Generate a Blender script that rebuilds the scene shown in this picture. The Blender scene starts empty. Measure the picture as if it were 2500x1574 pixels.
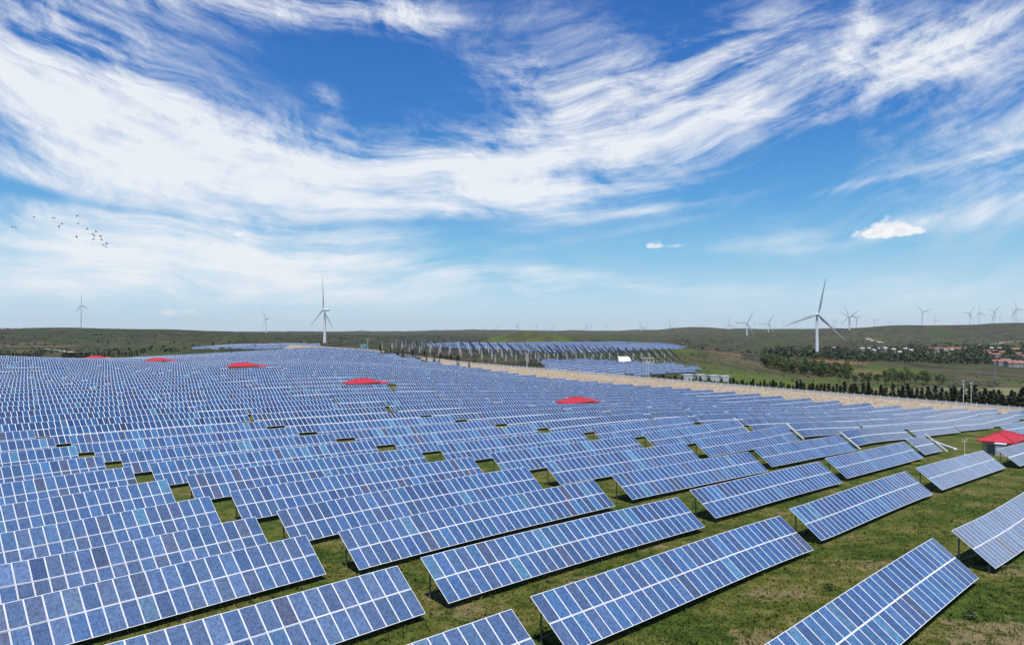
import bpy, math, random
import numpy as np
from mathutils import Matrix, Vector
random.seed(7); rng = np.random.default_rng(7)
sc = bpy.context.scene
col = sc.collection
rad = math.radians
# ------------------------------------------------------------------ camera
F = 1810.0                      # focal length in photo pixels (photo 2500 wide)
PITCH = 0.0105
CZ = 20.0
cam_d = bpy.data.cameras.new('camera'); cam = bpy.data.objects.new('camera', cam_d); col.objects.link(cam)
cam_d.sensor_width = 36.0; cam_d.lens = 36.0*F/2500.0
cam_d.clip_start = 0.5; cam_d.clip_end = 90000
cam.location = (0, 0, CZ); cam.rotation_euler = (math.pi/2+PITCH, 0, 0)
sc.camera = cam
# ------------------------------------------------------------------ light
SUN_AZ, SUN_EL = rad(183), rad(70)
sd = Vector((math.cos(SUN_EL)*math.sin(SUN_AZ), math.cos(SUN_EL)*math.cos(SUN_AZ), math.sin(SUN_EL)))
sun_d = bpy.data.lights.new('sun', 'SUN'); sun_d.energy = 5.0; sun_d.angle = rad(0.5); sun_d.color = (1.0, 0.96, 0.89)
sun = bpy.data.objects.new('sun', sun_d); col.objects.link(sun)
sun.rotation_euler = (-sd).to_track_quat('-Z', 'Y').to_euler(); sun.location = (0, 0, 300)
sc.view_settings.view_transform = 'Standard'; sc.view_settings.look = 'None'
sc.view_settings.exposure = 0.0; sc.view_settings.gamma = 1.0; sc.view_settings.use_curve_mapping = False

# node expression helper
class X:
    def __init__(s, nt, k): s.nt, s.k = nt, k
    def m(s, op, *a, clamp=False):
        n = s.nt.nodes.new('ShaderNodeMath'); n.operation = op; n.use_clamp = clamp
        for i, v in enumerate((s,)+a):
            if isinstance(v, X): s.nt.links.new(v.k, n.inputs[i])
            else: n.inputs[i].default_value = v
        return X(s.nt, n.outputs[0])
    def __add__(s, o): return s.m('ADD', o)
    __radd__ = __add__
    def __sub__(s, o): return s.m('SUBTRACT', o)
    def __rsub__(s, o): return (s*-1.0)+o
    def __mul__(s, o): return s.m('MULTIPLY', o)
    __rmul__ = __mul__
    def __truediv__(s, o): return s.m('DIVIDE', o)
    def clamp(s): return s.m('ADD', 0.0, clamp=True)
    def smooth(s, a, b):
        n = s.nt.nodes.new('ShaderNodeMapRange'); n.interpolation_type = 'SMOOTHSTEP'; n.clamp = True
        s.nt.links.new(s.k, n.inputs['Value']); n.inputs['From Min'].default_value = a; n.inputs['From Max'].default_value = b
        return X(s.nt, n.outputs['Result'])
def vec(nt, x, y, z=0.0):
    n = nt.nodes.new('ShaderNodeCombineXYZ')
    for i, v in enumerate((x, y, z)):
        if isinstance(v, X): nt.links.new(v.k, n.inputs[i])
        else: n.inputs[i].default_value = v
    return X(nt, n.outputs[0])
def sep(nt, sock):
    n = nt.nodes.new('ShaderNodeSeparateXYZ'); nt.links.new(sock, n.inputs[0])
    return [X(nt, n.outputs[i]) for i in range(3)]
def noise(nt, v, scale, detail=4, rough=0.55, dist=0.0, ntype='FBM'):
    n = nt.nodes.new('ShaderNodeTexNoise'); nt.links.new(v.k if isinstance(v, X) else v, n.inputs['Vector'])
    n.inputs['Scale'].default_value = scale; n.inputs['Detail'].default_value = detail
    n.inputs['Roughness'].default_value = rough; n.inputs['Distortion'].default_value = dist
    return X(nt, n.outputs[0])
def mixc(nt, f, a, b, blend='MIX'):
    n = nt.nodes.new('ShaderNodeMix'); n.data_type = 'RGBA'; n.blend_type = blend
    ins = [i for i in n.inputs if i.type == 'RGBA']
    if isinstance(f, X): nt.links.new(f.k, n.inputs['Factor'])
    else: n.inputs['Factor'].default_value = f
    for i, v in zip(ins, (a, b)):
        if isinstance(v, X): nt.links.new(v.k, i)
        else: i.default_value = (*v, 1.0)
    return X(nt, [o for o in n.outputs if o.type == 'RGBA'][0])
# ------------------------------------------------------------------ world sky with cirrus
W = bpy.data.worlds.new('World'); sc.world = W; W.use_nodes = True
nt = W.node_tree; nt.nodes.clear()
out = nt.nodes.new('ShaderNodeOutputWorld'); bg = nt.nodes.new('ShaderNodeBackground')
nt.links.new(bg.outputs[0], out.inputs[0])
sky = nt.nodes.new('ShaderNodeTexSky'); sky.sky_type = 'NISHITA'; sky.sun_disc = False
sky.sun_elevation = SUN_EL; sky.sun_rotation = SUN_AZ; sky.altitude = 1400; sky.air_density = 1.0; sky.dust_density = 0.6; sky.ozone_density = 2.5
bg.inputs['Strength'].default_value = 0.1
W.cycles.sampling_method = 'MANUAL'; W.cycles.sample_map_resolution = 512
tc = nt.nodes.new('ShaderNodeTexCoord')
dx, dy, dz = sep(nt, tc.outputs['Generated'])
A = dx.m('ARCTAN2', dy)                    # azimuth from straight ahead, right positive
El = dz.m('ARCSINE')
AE = vec(nt, A, El)
def gsum(lst):
    t = None
    for (sx, sy, wx, wy, rot, w) in lst:
        a0 = math.atan((sx-1250)/F); e0 = math.atan((806-sy)/F*math.cos(a0))
        mp = nt.nodes.new('ShaderNodeMapping'); mp.vector_type = 'TEXTURE'; nt.links.new(AE.k, mp.inputs['Vector'])
        mp.inputs['Location'].default_value = (a0, e0, 0); mp.inputs['Rotation'].default_value = (0, 0, -rad(rot)); mp.inputs['Scale'].default_value = (wx/F, wy/F, 1)
        d = nt.nodes.new('ShaderNodeVectorMath'); d.operation = 'DOT_PRODUCT'
        nt.links.new(mp.outputs[0], d.inputs[0]); nt.links.new(mp.outputs[0], d.inputs[1])
        p = nt.nodes.new('ShaderNodeMath'); p.operation = 'POWER'; p.inputs[0].default_value = 0.60653; nt.links.new(d.outputs['Value'], p.inputs[1])
        q = nt.nodes.new('ShaderNodeMath'); q.operation = 'MULTIPLY_ADD'; nt.links.new(p.outputs[0], q.inputs[0]); q.inputs[1].default_value = w
        if t is None: q.inputs[2].default_value = 0.0
        else: nt.links.new(t.k, q.inputs[2])
        t = X(nt, q.outputs[0])
    return t
mass = gsum([
 (30,120,280,80,16,0.62),(280,260,260,66,20,0.42),(480,385,340,80,8,0.66),(250,400,260,60,4,0.32),(900,430,300,55,-2,0.60),(430,505,330,40,3,0.34),(1330,400,260,46,-8,0.50),(1560,290,200,70,-14,0.40),
 (1250,350,400,90,-8,0.26),(1650,300,380,95,-14,0.24),
 (1900,275,240,34,-17,0.42),(1800,150,160,70,-30,0.34),(2180,145,100,46,-30,0.38),(2370,95,150,30,-24,0.44),(1270,185,100,42,12,0.44),(1460,110,150,55,24,0.34),(880,12,150,34,4,0.85),(560,8,280,22,0,0.46),(150,15,300,50,0,0.30),
 (100,570,460,75,0,0.56),(620,640,480,34,2,0.48),(1080,660,330,18,4,0.40),(150,690,900,22,0,0.32),(1330,490,260,20,-5,0.40),
 (1560,514,170,11,-6,0.52),(2080,452,380,7,-9,0.40),(2250,545,330,22,-6,0.36),(2110,45,20,70,25,0.36),
 (800,240,20,34,-35,0.42),(1400,722,900,22,0,0.22),(1500,770,2000,22,0,0.15),
 (80,468,95,12,9,-0.85),(960,548,260,12,-2,-0.35),(900,185,190,52,10,-0.20),
 (3300,240,420,150,-4,1.25)])  # unseen cloud bank right of the view, added to whiten the right tables' reflections
# general cover away from this quarter of the sky
plan = vec(nt, dx/(dz.m('MAXIMUM',0.0)+0.12), dy/(dz.m('MAXIMUM',0.0)+0.12))
away = (A.m('ABSOLUTE').smooth(0.75, 1.15)).m('MAXIMUM', El.smooth(0.42, 0.62))
gen = noise(nt, plan, 0.45, 4, 0.6, 0.6).smooth(0.45, 0.78)*0.6
mass = mass*(1.0-away) + gen*away
# fibrous streaks following a shallow bowl: falling to the right on the left, rising on the right
bowl = El - A*A*0.34*(El*3.5).clamp() - A*0.03
wv = noise(nt, vec(nt, A*3.0, El*5.0), 1.0, 2, 0.5)-0.5
pat = noise(nt, vec(nt, A*3.2 + wv*0.5, bowl*9.0 + wv*0.8), 1.0, 5, 0.6)-0.5
st2 = noise(nt, vec(nt, A*5.5 + wv*1.4, bowl*46.0 + wv*4.0, 7.0), 1.0, 6, 0.64)-0.5
st3 = noise(nt, vec(nt, A*15.0 - El*9.0 + wv*5.0, bowl*34.0 + A*12.0 + wv*8.0, 2.0), 1.0, 7, 0.72)-0.5
hi_ = (El*4.2-0.3).clamp()
tex = pat*2.2 + st2*1.10 + st3*1.30*hi_
dens = (mass*0.80 + tex*(mass*1.3+0.22).clamp()*(1.35-mass*0.40).clamp()*1.3 + 0.02).smooth(-0.02, 1.22)
dens = (dens*1.06 + (st2*0.55+pat*0.5+st3*0.3)*mass.clamp()*0.8).clamp()*0.93
# small fair-weather puffs
puffn = noise(nt, vec(nt, A*70, El*90), 1.0, 5, 0.65)
def puff(lst, k=1.0): return (gsum(lst) + (puffn-0.5)*2.6).smooth(0.35, 1.25)*k
pf = puff([(2118,572,26,7,0,0.9),(2150,564,24,11,0,1.0),(2180,553,20,14,0,1.1),(2206,562,24,9,0,0.9),(2242,563,20,5,0,0.8)], 0.92)
pf = pf.m('MAXIMUM', puff([(1594,599,13,6,0,1.1),(1640,600,36,3,0,0.8),(585,571,17,6,0,1.0)], 0.75))
pfs = puffn
pf = pf.m('MAXIMUM', puff([(400,764,26,5,0,0.9),(450,759,24,7,0,0.9)], 0.45))
# clear air: the sky model blended with the colours the photograph's air has by height
ramp = nt.nodes.new('ShaderNodeValToRGB'); nt.links.new((El*2.0).k, ramp.inputs[0])
cr = ramp.color_ramp
stops = [(0.0,(0.60,0.77,0.89)),(0.10,(0.44,0.70,0.88)),(0.20,(0.22,0.55,0.82)),(0.34,(0.09,0.37,0.76)),(0.55,(0.032,0.21,0.62)),(0.85,(0.018,0.135,0.50)),(1.0,(0.016,0.12,0.46))]
while len(cr.elements) < len(stops): cr.elements.new(0.5)
for e, (p_, c_) in zip(cr.elements, stops): e.position = p_; e.color = (*c_, 1)
sc10 = mixc(nt, 1.0, X(nt, ramp.outputs[0]), (10.0, 10.0, 10.0), 'MULTIPLY')
base = mixc(nt, 0.88, X(nt, sky.outputs[0]), sc10)
c1 = mixc(nt, dens, base, (8.9, 9.2, 9.6))
c2 = mixc(nt, pf, c1, mixc(nt, pfs.smooth(0.35, 0.6), (8.0, 8.4, 9.0), (10.0, 10.0, 10.0)))
nt.links.new(c2.k, bg.inputs['Color'])

# ------------------------------------------------------------------ row frame of the field
AZ = rad(45.64); TILT = rad(37.26)
su, cu = math.sin(AZ), math.cos(AZ)
def uv2xy(u, v): return (su*u - cu*v, cu*u + su*v)
def xy2uv(x, y): return (su*x + cu*y, -cu*x + su*y)
def at(sx, sy, Y):
    zc = (787-sy)/F; cp, sp = math.cos(PITCH), math.sin(PITCH)
    d = ((sx-1250)/F, cp - zc*sp, sp + zc*cp); k = Y/d[1]
    return (d[0]*k, Y, CZ + d[2]*k)
def to_px(x, y, z):
    z -= CZ; cp, sp = math.cos(PITCH), math.sin(PITCH)
    yc = y*cp+z*sp; zc = -y*sp+z*cp
    return 1250+F*x/yc, 787-F*zc/yc
# ------------------------------------------------------------------ terrain
ctrl = []
for (u, v, z) in [(32,31,-18.8),(32,42,-18.9),(32,53,-19.2),(31,63.5,-19.35),(31,73.5,-19.1),(-2,30,-18.6),(-2,42,-18.9),(0,54,-19.5),
    (70,32,-20.0),(102,32,-20.7),(137,32,-22.1),(69,43,-19.8),(106,44,-21.0),(138,44,-22.0),(33,18.5,-19.3),(66,18.4,-19.2),(100,18.5,-20.2),
    (68,53.7,-19.6),(100,54.5,-20.6),(137,55.5,-21.9),(140,63,-21.3),(175,58,-23.8),(224,81,-27.0),(252,74,-29.2),(290,66,-30.0),
    (285,80,-30.6),(300,95,-32.0),(305,107,-32.4),(310,120,-32.4),(325,186,-31.7),(325,240,-31.3),(325,294,-30.2),(325,393,-25.0),(325,497,-17.5),
    (172,146,-24.4),(140,213,-20.5),(133,287,-17.3),(139,399,-18.6),(160,575,-22.0),(30,146,-19.6),(30,110,-19.4),(90,110,-20.6),(80,220,-19.4),
    (301,560,-17.8),(160,540,-21.6),(96,560,-21.2),(230,300,-22.0),(240,430,-18.8),(220,200,-26.0),(60,330,-19.0),(-40,60,-19.6),(-60,20,-19.0),(20,-10,-18.6),
    (348,60,-33.0),(350,110,-33.4),(352,170,-32.6),(352,240,-31.0),(352,310,-28.0)]:
    x, y = uv2xy(u, v); ctrl.append((x, y, CZ+z))
for (x, y, z) in [(-5,0,-18.6),(5,2,-18.6),(0,6,-18.6),(30,8,-19),(-30,8,-18.8),(70,30,-20.0)]: ctrl.append((x, y, CZ+z))
for (sx, sy, Y) in [
    (-300,885,300),(-300,880,480),(0,874,640),(0,852,1000),(0,830,1500),(0,803.6,2400),(-300,808,2400),(0,812,3600),
    (197,873,650),(197,850,1050),(197,826,1600),(197,800.5,2400),(311,805,2400),(446,849,1000),(446,806.5,2350),(446,826,1600),(550,813,2250),(644,820,2150),(727,821,2050),(830,823,1950),(934,827,1850),(1060,834,1750),
    (260,812,3600),(600,818,3400),(727,838,1100),(830,838,1000),(727,845,760),(560,850,760),(640,852,700),
    (800,846,700),(900,850,640),(900,840,900),(1000,858,600),(1050,838,1000),(1100,872,560),(1100,848,680),(1150,842,900),(1100,834,1400),
    (1300,890,520),(1300,866,620),(1300,842,900),(1290,811,1250),(1190,836,1250),(1400,834,1250),(1290,843,1050),(1290,826,1900),(1230,818,1280),(1350,817,1280),
    (1400,912,470),(1400,884,550),(1400,866,640),(1500,882,560),(1500,862,680),(1500,839.5,900),(1500,826,1600),(1600,915,470),(1600,880,600),(1650,853,770),(1640,844,850),
    (1720,930,455),(1720,900,540),(1720,872,700),(1740,858,900),(1800,880,700),(1800,860,950),(1740,836,1700),(1740,822,2600),(1500,820,3000),
    (1900,950,460),(1900,925,560),(1900,900,680),(1900,876,900),(1990,869,1200),(2000,852,1600),(2000,832,2300),(1850,836,2000),
    (2200,958,430),(2200,925,560),(2200,900,760),(2200,880,1000),(2200,858,1400),(2200,836,2000),(2200,818,2800),(2200,797,3600),(2200,806,5000),
    (2500,968,420),(2500,940,560),(2500,915,720),(2500,893,960),(2500,862,1400),(2500,838,2000),(2500,812,2800),(2500,788,3600),(2500,802,5000),
    (2900,965,420),(2900,910,760),(2900,860,1400),(2900,790,3600),(2900,800,6000),(2050,804,3600),(2100,800.6,3600),(1990,806,4200),(2050,808,6000),
    (1525,812,5000),(1590,808,5000),(1692,800,5000),(1760,802.5,5000),(1880,803,5000),(1692,806,8000),
    (1120,805.5,8500),(1180,804.5,8500),(1060,809,8500),(1240,807,8500),(1310,805.5,8500),(1400,810,8500),(900,809,8500),(1000,809.5,8500),(1100,815,4500),(900,818,4000),(1300,816,4500),
    (-300,809,9000),(200,811,9000),(600,811,9000),(1250,810,16000),(500,810,16000),(2000,808,14000),(2600,806,14000),(-200,810,16000),(1250,809,25000),(300,809,25000),(2300,809,25000)]:
    x, y, z = at(sx, sy, Y); ctrl.append((x, y, z))
ctrl = np.array(ctrl)
AMAX = 0.66
def plr(x, y):
    r = np.sqrt(x*x+y*y)+2.0; th = np.arctan2(x, y)
    th = np.where(np.abs(th) > AMAX, np.sign(th)*(AMAX+0.10*np.tanh((np.abs(th)-AMAX)*2)), th)
    return np.stack([th, np.log(r)], -1)
cp_ = plr(ctrl[:, 0], ctrl[:, 1]); NC = len(cp_)
def tps(d2): return 0.5*d2*np.log(d2+1e-12)
D2 = ((cp_[:, None]-cp_[None])**2).sum(-1)
K = tps(D2); rr = np.sqrt(ctrl[:, 0]**2+ctrl[:, 1]**2)
K[np.diag_indices(NC)] += 2e-5
Pm = np.concatenate([np.ones((NC, 1)), cp_], 1)
sysm = np.block([[K, Pm], [Pm.T, np.zeros((3, 3))]])
# interpolate the sight-line slope z/r beyond the field, so that far ground keeps its place
wz = (ctrl[:, 2]-CZ)/(rr+90.0)
sol = np.linalg.solve(sysm, np.concatenate([wz, np.zeros(3)]))
def vnoise(x, y, s):
    return (np.sin(x/s*1.3+1.1*np.sin(y/s*0.9+1))*np.cos(y/s*1.1+0.8*np.sin(x/s*0.7)) + 0.5*np.sin(x/s*2.9+y/s*1.7+0.5)*np.cos(y/s*3.1-x/s*1.2))
def terr(x, y):
    x = np.atleast_1d(np.asarray(x, float)); y = np.atleast_1d(np.asarray(y, float)); o = np.empty(x.shape)
    xf, yf, of = x.ravel(), y.ravel(), o.ravel()
    for i in range(0, len(xf), 20000):
        q = plr(xf[i:i+20000], yf[i:i+20000])
        d2 = ((q[:, None]-cp_[None])**2).sum(-1)
        z = tps(d2)@sol[:NC] + sol[NC] + q@sol[NC+1:]
        r = np.sqrt(xf[i:i+20000]**2+yf[i:i+20000]**2)
        zz = CZ + z*(r+90.0)
        f = np.clip((r-620)/900, 0, 1)
        zz = zz + f*(vnoise(xf[i:i+20000], yf[i:i+20000], 90.0)*0.7 + vnoise(xf[i:i+20000]+500, yf[i:i+20000], 30.0)*0.25 + vnoise(xf[i:i+20000]+90, yf[i:i+20000]*0.5, 170.0)*np.clip(r, 0, 5000)*0.0011*np.clip((r-1300)/900, 0, 1))
        of[i:i+20000] = zz
    return of.reshape(x.shape)
def tz(x, y): return float(terr(x, y)[0])

# ------------------------------------------------------------------ materials
def mat(name, color=(0.5, 0.5, 0.5), rough=0.6, metal=0.0, spec=None):
    m = bpy.data.materials.new(name); m.use_nodes = True
    b = m.node_tree.nodes['Principled BSDF']
    b.inputs['Base Color'].default_value = (*color, 1); b.inputs['Roughness'].default_value = rough; b.inputs['Metallic'].default_value = metal
    if spec is not None: b.inputs['Specular IOR Level'].default_value = spec
    return m
def varied(name, c1, c2, scale, rough=0.8, detail=5, bump=0.0, lo=0.35, hi=0.65):
    m = mat(name, c1, rough); n = m.node_tree; b = n.nodes['Principled BSDF']
    g = n.nodes.new('ShaderNodeNewGeometry')
    t = noise(n, X(n, g.outputs['Position']), scale, detail, 0.6)
    n.links.new(mixc(n, t.smooth(lo, hi), c1, c2).k, b.inputs['Base Color'])
    if bump:
        bp = n.nodes.new('ShaderNodeBump'); bp.inputs['Distance'].default_value = bump; n.links.new(t.k, bp.inputs['Height']); n.links.new(bp.outputs[0], b.inputs['Normal'])
    return m
def near_grass(n):
    g = n.nodes.new('ShaderNodeNewGeometry'); px_, py_, pz_ = sep(n, g.outputs['Position'])
    P2 = vec(n, px_, py_)
    n1 = noise(n, P2, 0.13, 4, 0.6); n2 = noise(n, P2, 0.8, 4, 0.65, 0.4); n3 = noise(n, P2, 4.5, 3, 0.7)
    c = mixc(n, n2.smooth(0.3, 0.7), (0.022, 0.044, 0.006), (0.064, 0.100, 0.013))
    c = mixc(n, (n1+n2*0.35).smooth(0.56, 0.80)*0.8, c, (0.140, 0.132, 0.030))
    c = mixc(n, (n2*0.55+n1*0.62).smooth(0.63, 0.76)*0.75, c, (0.24, 0.18, 0.11))
    for (x0, y0, rx, ry, k) in ((31, 46, 5.5, 4.0, 0.8), (16, 46, 3.0, 2.5, 0.7), (6.3, 56.5, 2.6, 2.0, 0.7), (19.5, 54, 2.5, 1.8, 0.6), (30, 61, 3.5, 2.4, 0.5), (-3, 50, 3, 2, 0.5), (41, 60, 4, 3, 0.5)):
        ex, ey = (px_-x0)/rx, (py_-y0)/ry
        c = mixc(n, ((ex*ex+ey*ey)*-0.6 + 0.5 + (n2-0.5)*3.2).smooth(0.0, 0.5)*k, c, (0.24, 0.18, 0.105))
    c = mixc(n, n3.smooth(0.42, 0.80)*0.5, c, (0.13, 0.155, 0.045))
    c = mixc(n, n3.smooth(0.52, 0.26)*0.6, c, (0.014, 0.026, 0.006))
    return c, n3, n2
def far_grass(n):
    g = n.nodes.new('ShaderNodeNewGeometry'); px_, py_, pz_ = sep(n, g.outputs['Position'])
    r = (px_*px_+py_*py_).m('SQRT')
    f1 = noise(n, vec(n, px_, py_*0.55), 0.006, 5, 0.62, 0.5); f2 = noise(n, vec(n, px_, py_*0.5), 0.03, 5, 0.72); f3 = noise(n, vec(n, px_, py_*0.4), 0.0016, 3, 0.55)
    fc = mixc(n, f1.smooth(0.42, 0.56), (0.052, 0.068, 0.019), (0.074, 0.059, 0.038))
    fc = mixc(n, (f2*0.75+f1*0.25).smooth(0.475, 0.575)*0.88, fc, (0.016, 0.024, 0.010))
    left = px_.smooth(100, -250)
    fc = mixc(n, left*0.5*f2.smooth(0.35, 0.55), fc, (0.020, 0.028, 0.012))
    fc = mixc(n, f3.smooth(0.50, 0.60)*0.4*f2.smooth(0.6, 0.4), fc, (0.095, 0.095, 0.042))
    mead = r.smooth(1050, 700)*px_.smooth(60, 190)
    fc = mixc(n, mead*f1.smooth(0.6, 0.38)*0.8, fc, (0.090, 0.120, 0.022))
    fc = mixc(n, mead*f1.smooth(0.5, 0.66)*0.5, fc, (0.17, 0.155, 0.07))
    kn = ((px_-28.0)/75.0)*((px_-28.0)/75.0) + ((py_-1220.0)/170.0)*((py_-1220.0)/170.0)
    fc = mixc(n, kn.smooth(1.4, 0.7)*0.75, fc, (0.085, 0.115, 0.024)); fc = mixc(n, kn.smooth(0.55, 0.15)*f2.smooth(0.4, 0.55)*0.8, fc, (0.055, 0.045, 0.03))
    def ell(x0, y0, rx, ry, k):
        a = (px_-x0)/rx; b_ = (py_-y0)/ry
        return ((a*a+b_*b_)*-1.0 + 1.0 + (f2-0.5)*2.6).smooth(-0.1, 0.35)*k
    for (sx, Y, wx, wy, k) in [(1780, 815, 24, 55, 0.9), (2052, 905, 34, 45, 0.9), (2105, 700, 22, 28, 0.5), (70, 1150, 70, 45, 0.6), (110, 900, 40, 25, 0.4)]:
        fc = mixc(n, ell((sx-1250)/F*Y, Y, wx, wy, k), fc, (0.21, 0.098, 0.055))
    for (sx, Y, wx, wy, k) in [(2420, 440, 110, 45, 0.75), (2180, 430, 60, 40, 0.5)]:
        fc = mixc(n, ell((sx-1250)/F*Y, Y, wx, wy, k), fc, (0.20, 0.19, 0.10))
    return fc, f2
M = {}
m = mat('turf', rough=0.95, spec=0.1); n = m.node_tree
gc, gn3, gn2 = near_grass(n); b = n.nodes['Principled BSDF']; n.links.new(gc.k, b.inputs['Base Color'])
bp = n.nodes.new('ShaderNodeBump'); bp.inputs['Distance'].default_value = 0.25; bp.inputs['Strength'].default_value = 0.8
n.links.new((gn3*0.6+gn2*0.4).k, bp.inputs['Height']); n.links.new(bp.outputs[0], b.inputs['Normal']); M['turf'] = m
m = mat('far_turf', rough=0.95, spec=0.1); n = m.node_tree
gc, f2_ = far_grass(n); b = n.nodes['Principled BSDF']; n.links.new(gc.k, b.inputs['Base Color'])
bp = n.nodes.new('ShaderNodeBump'); bp.inputs['Distance'].default_value = 4.0; bp.inputs['Strength'].default_value = 0.7
n.links.new(f2_.k, bp.inputs['Height']); n.links.new(bp.outputs[0], b.inputs['Normal']); M['far_turf'] = m
m = mat('grass_blades', rough=0.85, spec=0.15); n = m.node_tree
gc, _, _ = near_grass(n); g2 = mixc(n, 1.0, gc, (1.25, 1.25, 1.15), 'MULTIPLY'); n.links.new(g2.k, n.nodes['Principled BSDF'].inputs['Base Color']); M['blades'] = m
def cell_nodes(n, colsock, fine=True):
    b = n.nodes['Principled BSDF']
    uvn = n.nodes.new('ShaderNodeUVMap'); cu_, cv_, _ = sep(n, uvn.outputs[0])
    oi = n.nodes.new('ShaderNodeObjectInfo')
    rnd = X(n, oi.outputs['Random'])
    wn = n.nodes.new('ShaderNodeTexWhiteNoise'); wn.noise_dimensions = '3D'
    n.links.new(vec(n, cu_.m('FLOOR'), cv_.m('FLOOR'), rnd*91.0).k, wn.inputs['Vector'])
    val = X(n, wn.outputs['Value'])
    gn = noise(n, vec(n, cu_*1.0, cv_*0.5, rnd*50.0), 2.6, 3, 0.7)
    shade = val*0.55 + gn*1.2 + 0.14
    vb = vec(n, shade, shade, shade)
    c = mixc(n, 1.0, colsock, vb, 'MULTIPLY')
    fu, fv = cu_.m('FRACT'), cv_.m('FRACT')
    gap = ((fu-0.5).m('ABSOLUTE').m('GREATER_THAN', 0.487)).m('MAXIMUM', (fv-0.5).m('ABSOLUTE').m('GREATER_THAN', 0.485))
    bus = ((cu_*3.0+0.0).m('FRACT')-0.5).m('ABSOLUTE').m('LESS_THAN', 0.055)
    c = mixc(n, bus*0.38, c, (0.48, 0.50, 0.56)); c = mixc(n, gap*0.55, c, (0.40, 0.44, 0.55))
    n.links.new(c.k, b.inputs['Base Color'])
m = mat('module_glass', rough=0.13, spec=0.8); n = m.node_tree
oi = n.nodes.new('ShaderNodeObjectInfo'); cell_nodes(n, X(n, oi.outputs['Color'])); M['glass'] = m
m = mat('module_glass_far', rough=0.14, spec=0.8); n = m.node_tree
ca_ = n.nodes.new('ShaderNodeVertexColor'); ca_.layer_name = 'tint'
n.links.new(ca_.outputs['Color'], n.nodes['Principled BSDF'].inputs['Base Color']); M['glass_far'] = m
M['frame'] = mat('aluminium_frame', (0.86, 0.87, 0.88), 0.45, 0.0)
M['backsheet'] = mat('backsheet', (0.55, 0.56, 0.56), 0.7)
M['steel'] = varied('galvanised_steel', (0.12, 0.12, 0.125), (0.20, 0.20, 0.20), 6, 0.55)
M['rail'] = mat('white_rail', (0.78, 0.79, 0.80), 0.5)
M['red_roof'] = varied('red_roof_sheet', (0.40, 0.014, 0.028), (0.54, 0.040, 0.060), 2.2, 0.55)
M['pink_roof'] = varied('faded_red_roof_sheet', (0.46, 0.06, 0.13), (0.52, 0.09, 0.16), 0.8, 0.45)
M['ochre'] = varied('ochre_render', (0.66, 0.48, 0.24), (0.74, 0.56, 0.30), 1.2, 0.9)
M['white_wall'] = varied('white_render', (0.72, 0.72, 0.70), (0.62, 0.62, 0.60), 1.0, 0.85)
M['dark_glass'] = mat('dark_window_glass', (0.02, 0.025, 0.03), 0.08)
M['door'] = mat('grey_door_paint', (0.16, 0.18, 0.20), 0.5)
M['cabinet'] = varied('cabinet_grey', (0.50, 0.53, 0.54), (0.42, 0.45, 0.46), 3, 0.5)
M['sand'] = varied('sandy_rubble', (0.24, 0.18, 0.12), (0.43, 0.36, 0.26), 1.1, 0.95, 7, 0.35)
M['asphalt'] = varied('pale_asphalt', (0.16, 0.155, 0.15), (0.22, 0.21, 0.20), 0.6, 0.9)
M['concrete'] = varied('concrete', (0.52, 0.50, 0.47), (0.62, 0.60, 0.57), 1.5, 0.85)
M['white_paint'] = mat('white_paint', (0.78, 0.78, 0.77), 0.45)
M['turbine'] = mat('turbine_white', (0.80, 0.81, 0.82), 0.4)
M['blade'] = mat('blade_shaded_grey', (0.36, 0.39, 0.42), 0.4)  # darker than the tower: shade on the blades is put into their colour
M['bark'] = varied('bark', (0.07, 0.05, 0.035), (0.11, 0.085, 0.06), 4, 0.9)
M['pine'] = varied('pine_needles', (0.013, 0.027, 0.009), (0.036, 0.054, 0.017), 0.9, 0.8)
M['leaf'] = varied('broad_leaves', (0.042, 0.074, 0.014), (0.095, 0.130, 0.026), 0.5, 0.75)
M['leaf_dark'] = varied('dark_leaves', (0.022, 0.040, 0.013), (0.046, 0.066, 0.022), 0.05, 0.8)
M['rock'] = varied('lichen_rock', (0.09, 0.085, 0.08), (0.05, 0.05, 0.048), 0.5, 0.95)
M['tile'] = varied('clay_tiles', (0.26, 0.10, 0.08), (0.33, 0.16, 0.13), 0.2, 0.85)
M['plaster'] = varied('village_plaster', (0.36, 0.33, 0.30), (0.46, 0.43, 0.40), 0.2, 0.9)
M['teal'] = mat('teal_sign', (0.01, 0.16, 0.17), 0.5)
M['dark'] = mat('dark_fitting', (0.03, 0.03, 0.03), 0.6)
M['bird'] = mat('black_feathers', (0.012, 0.012, 0.014), 0.7)
M['flower'] = mat('yellow_petals', (0.55, 0.40, 0.03), 0.7)

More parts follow.
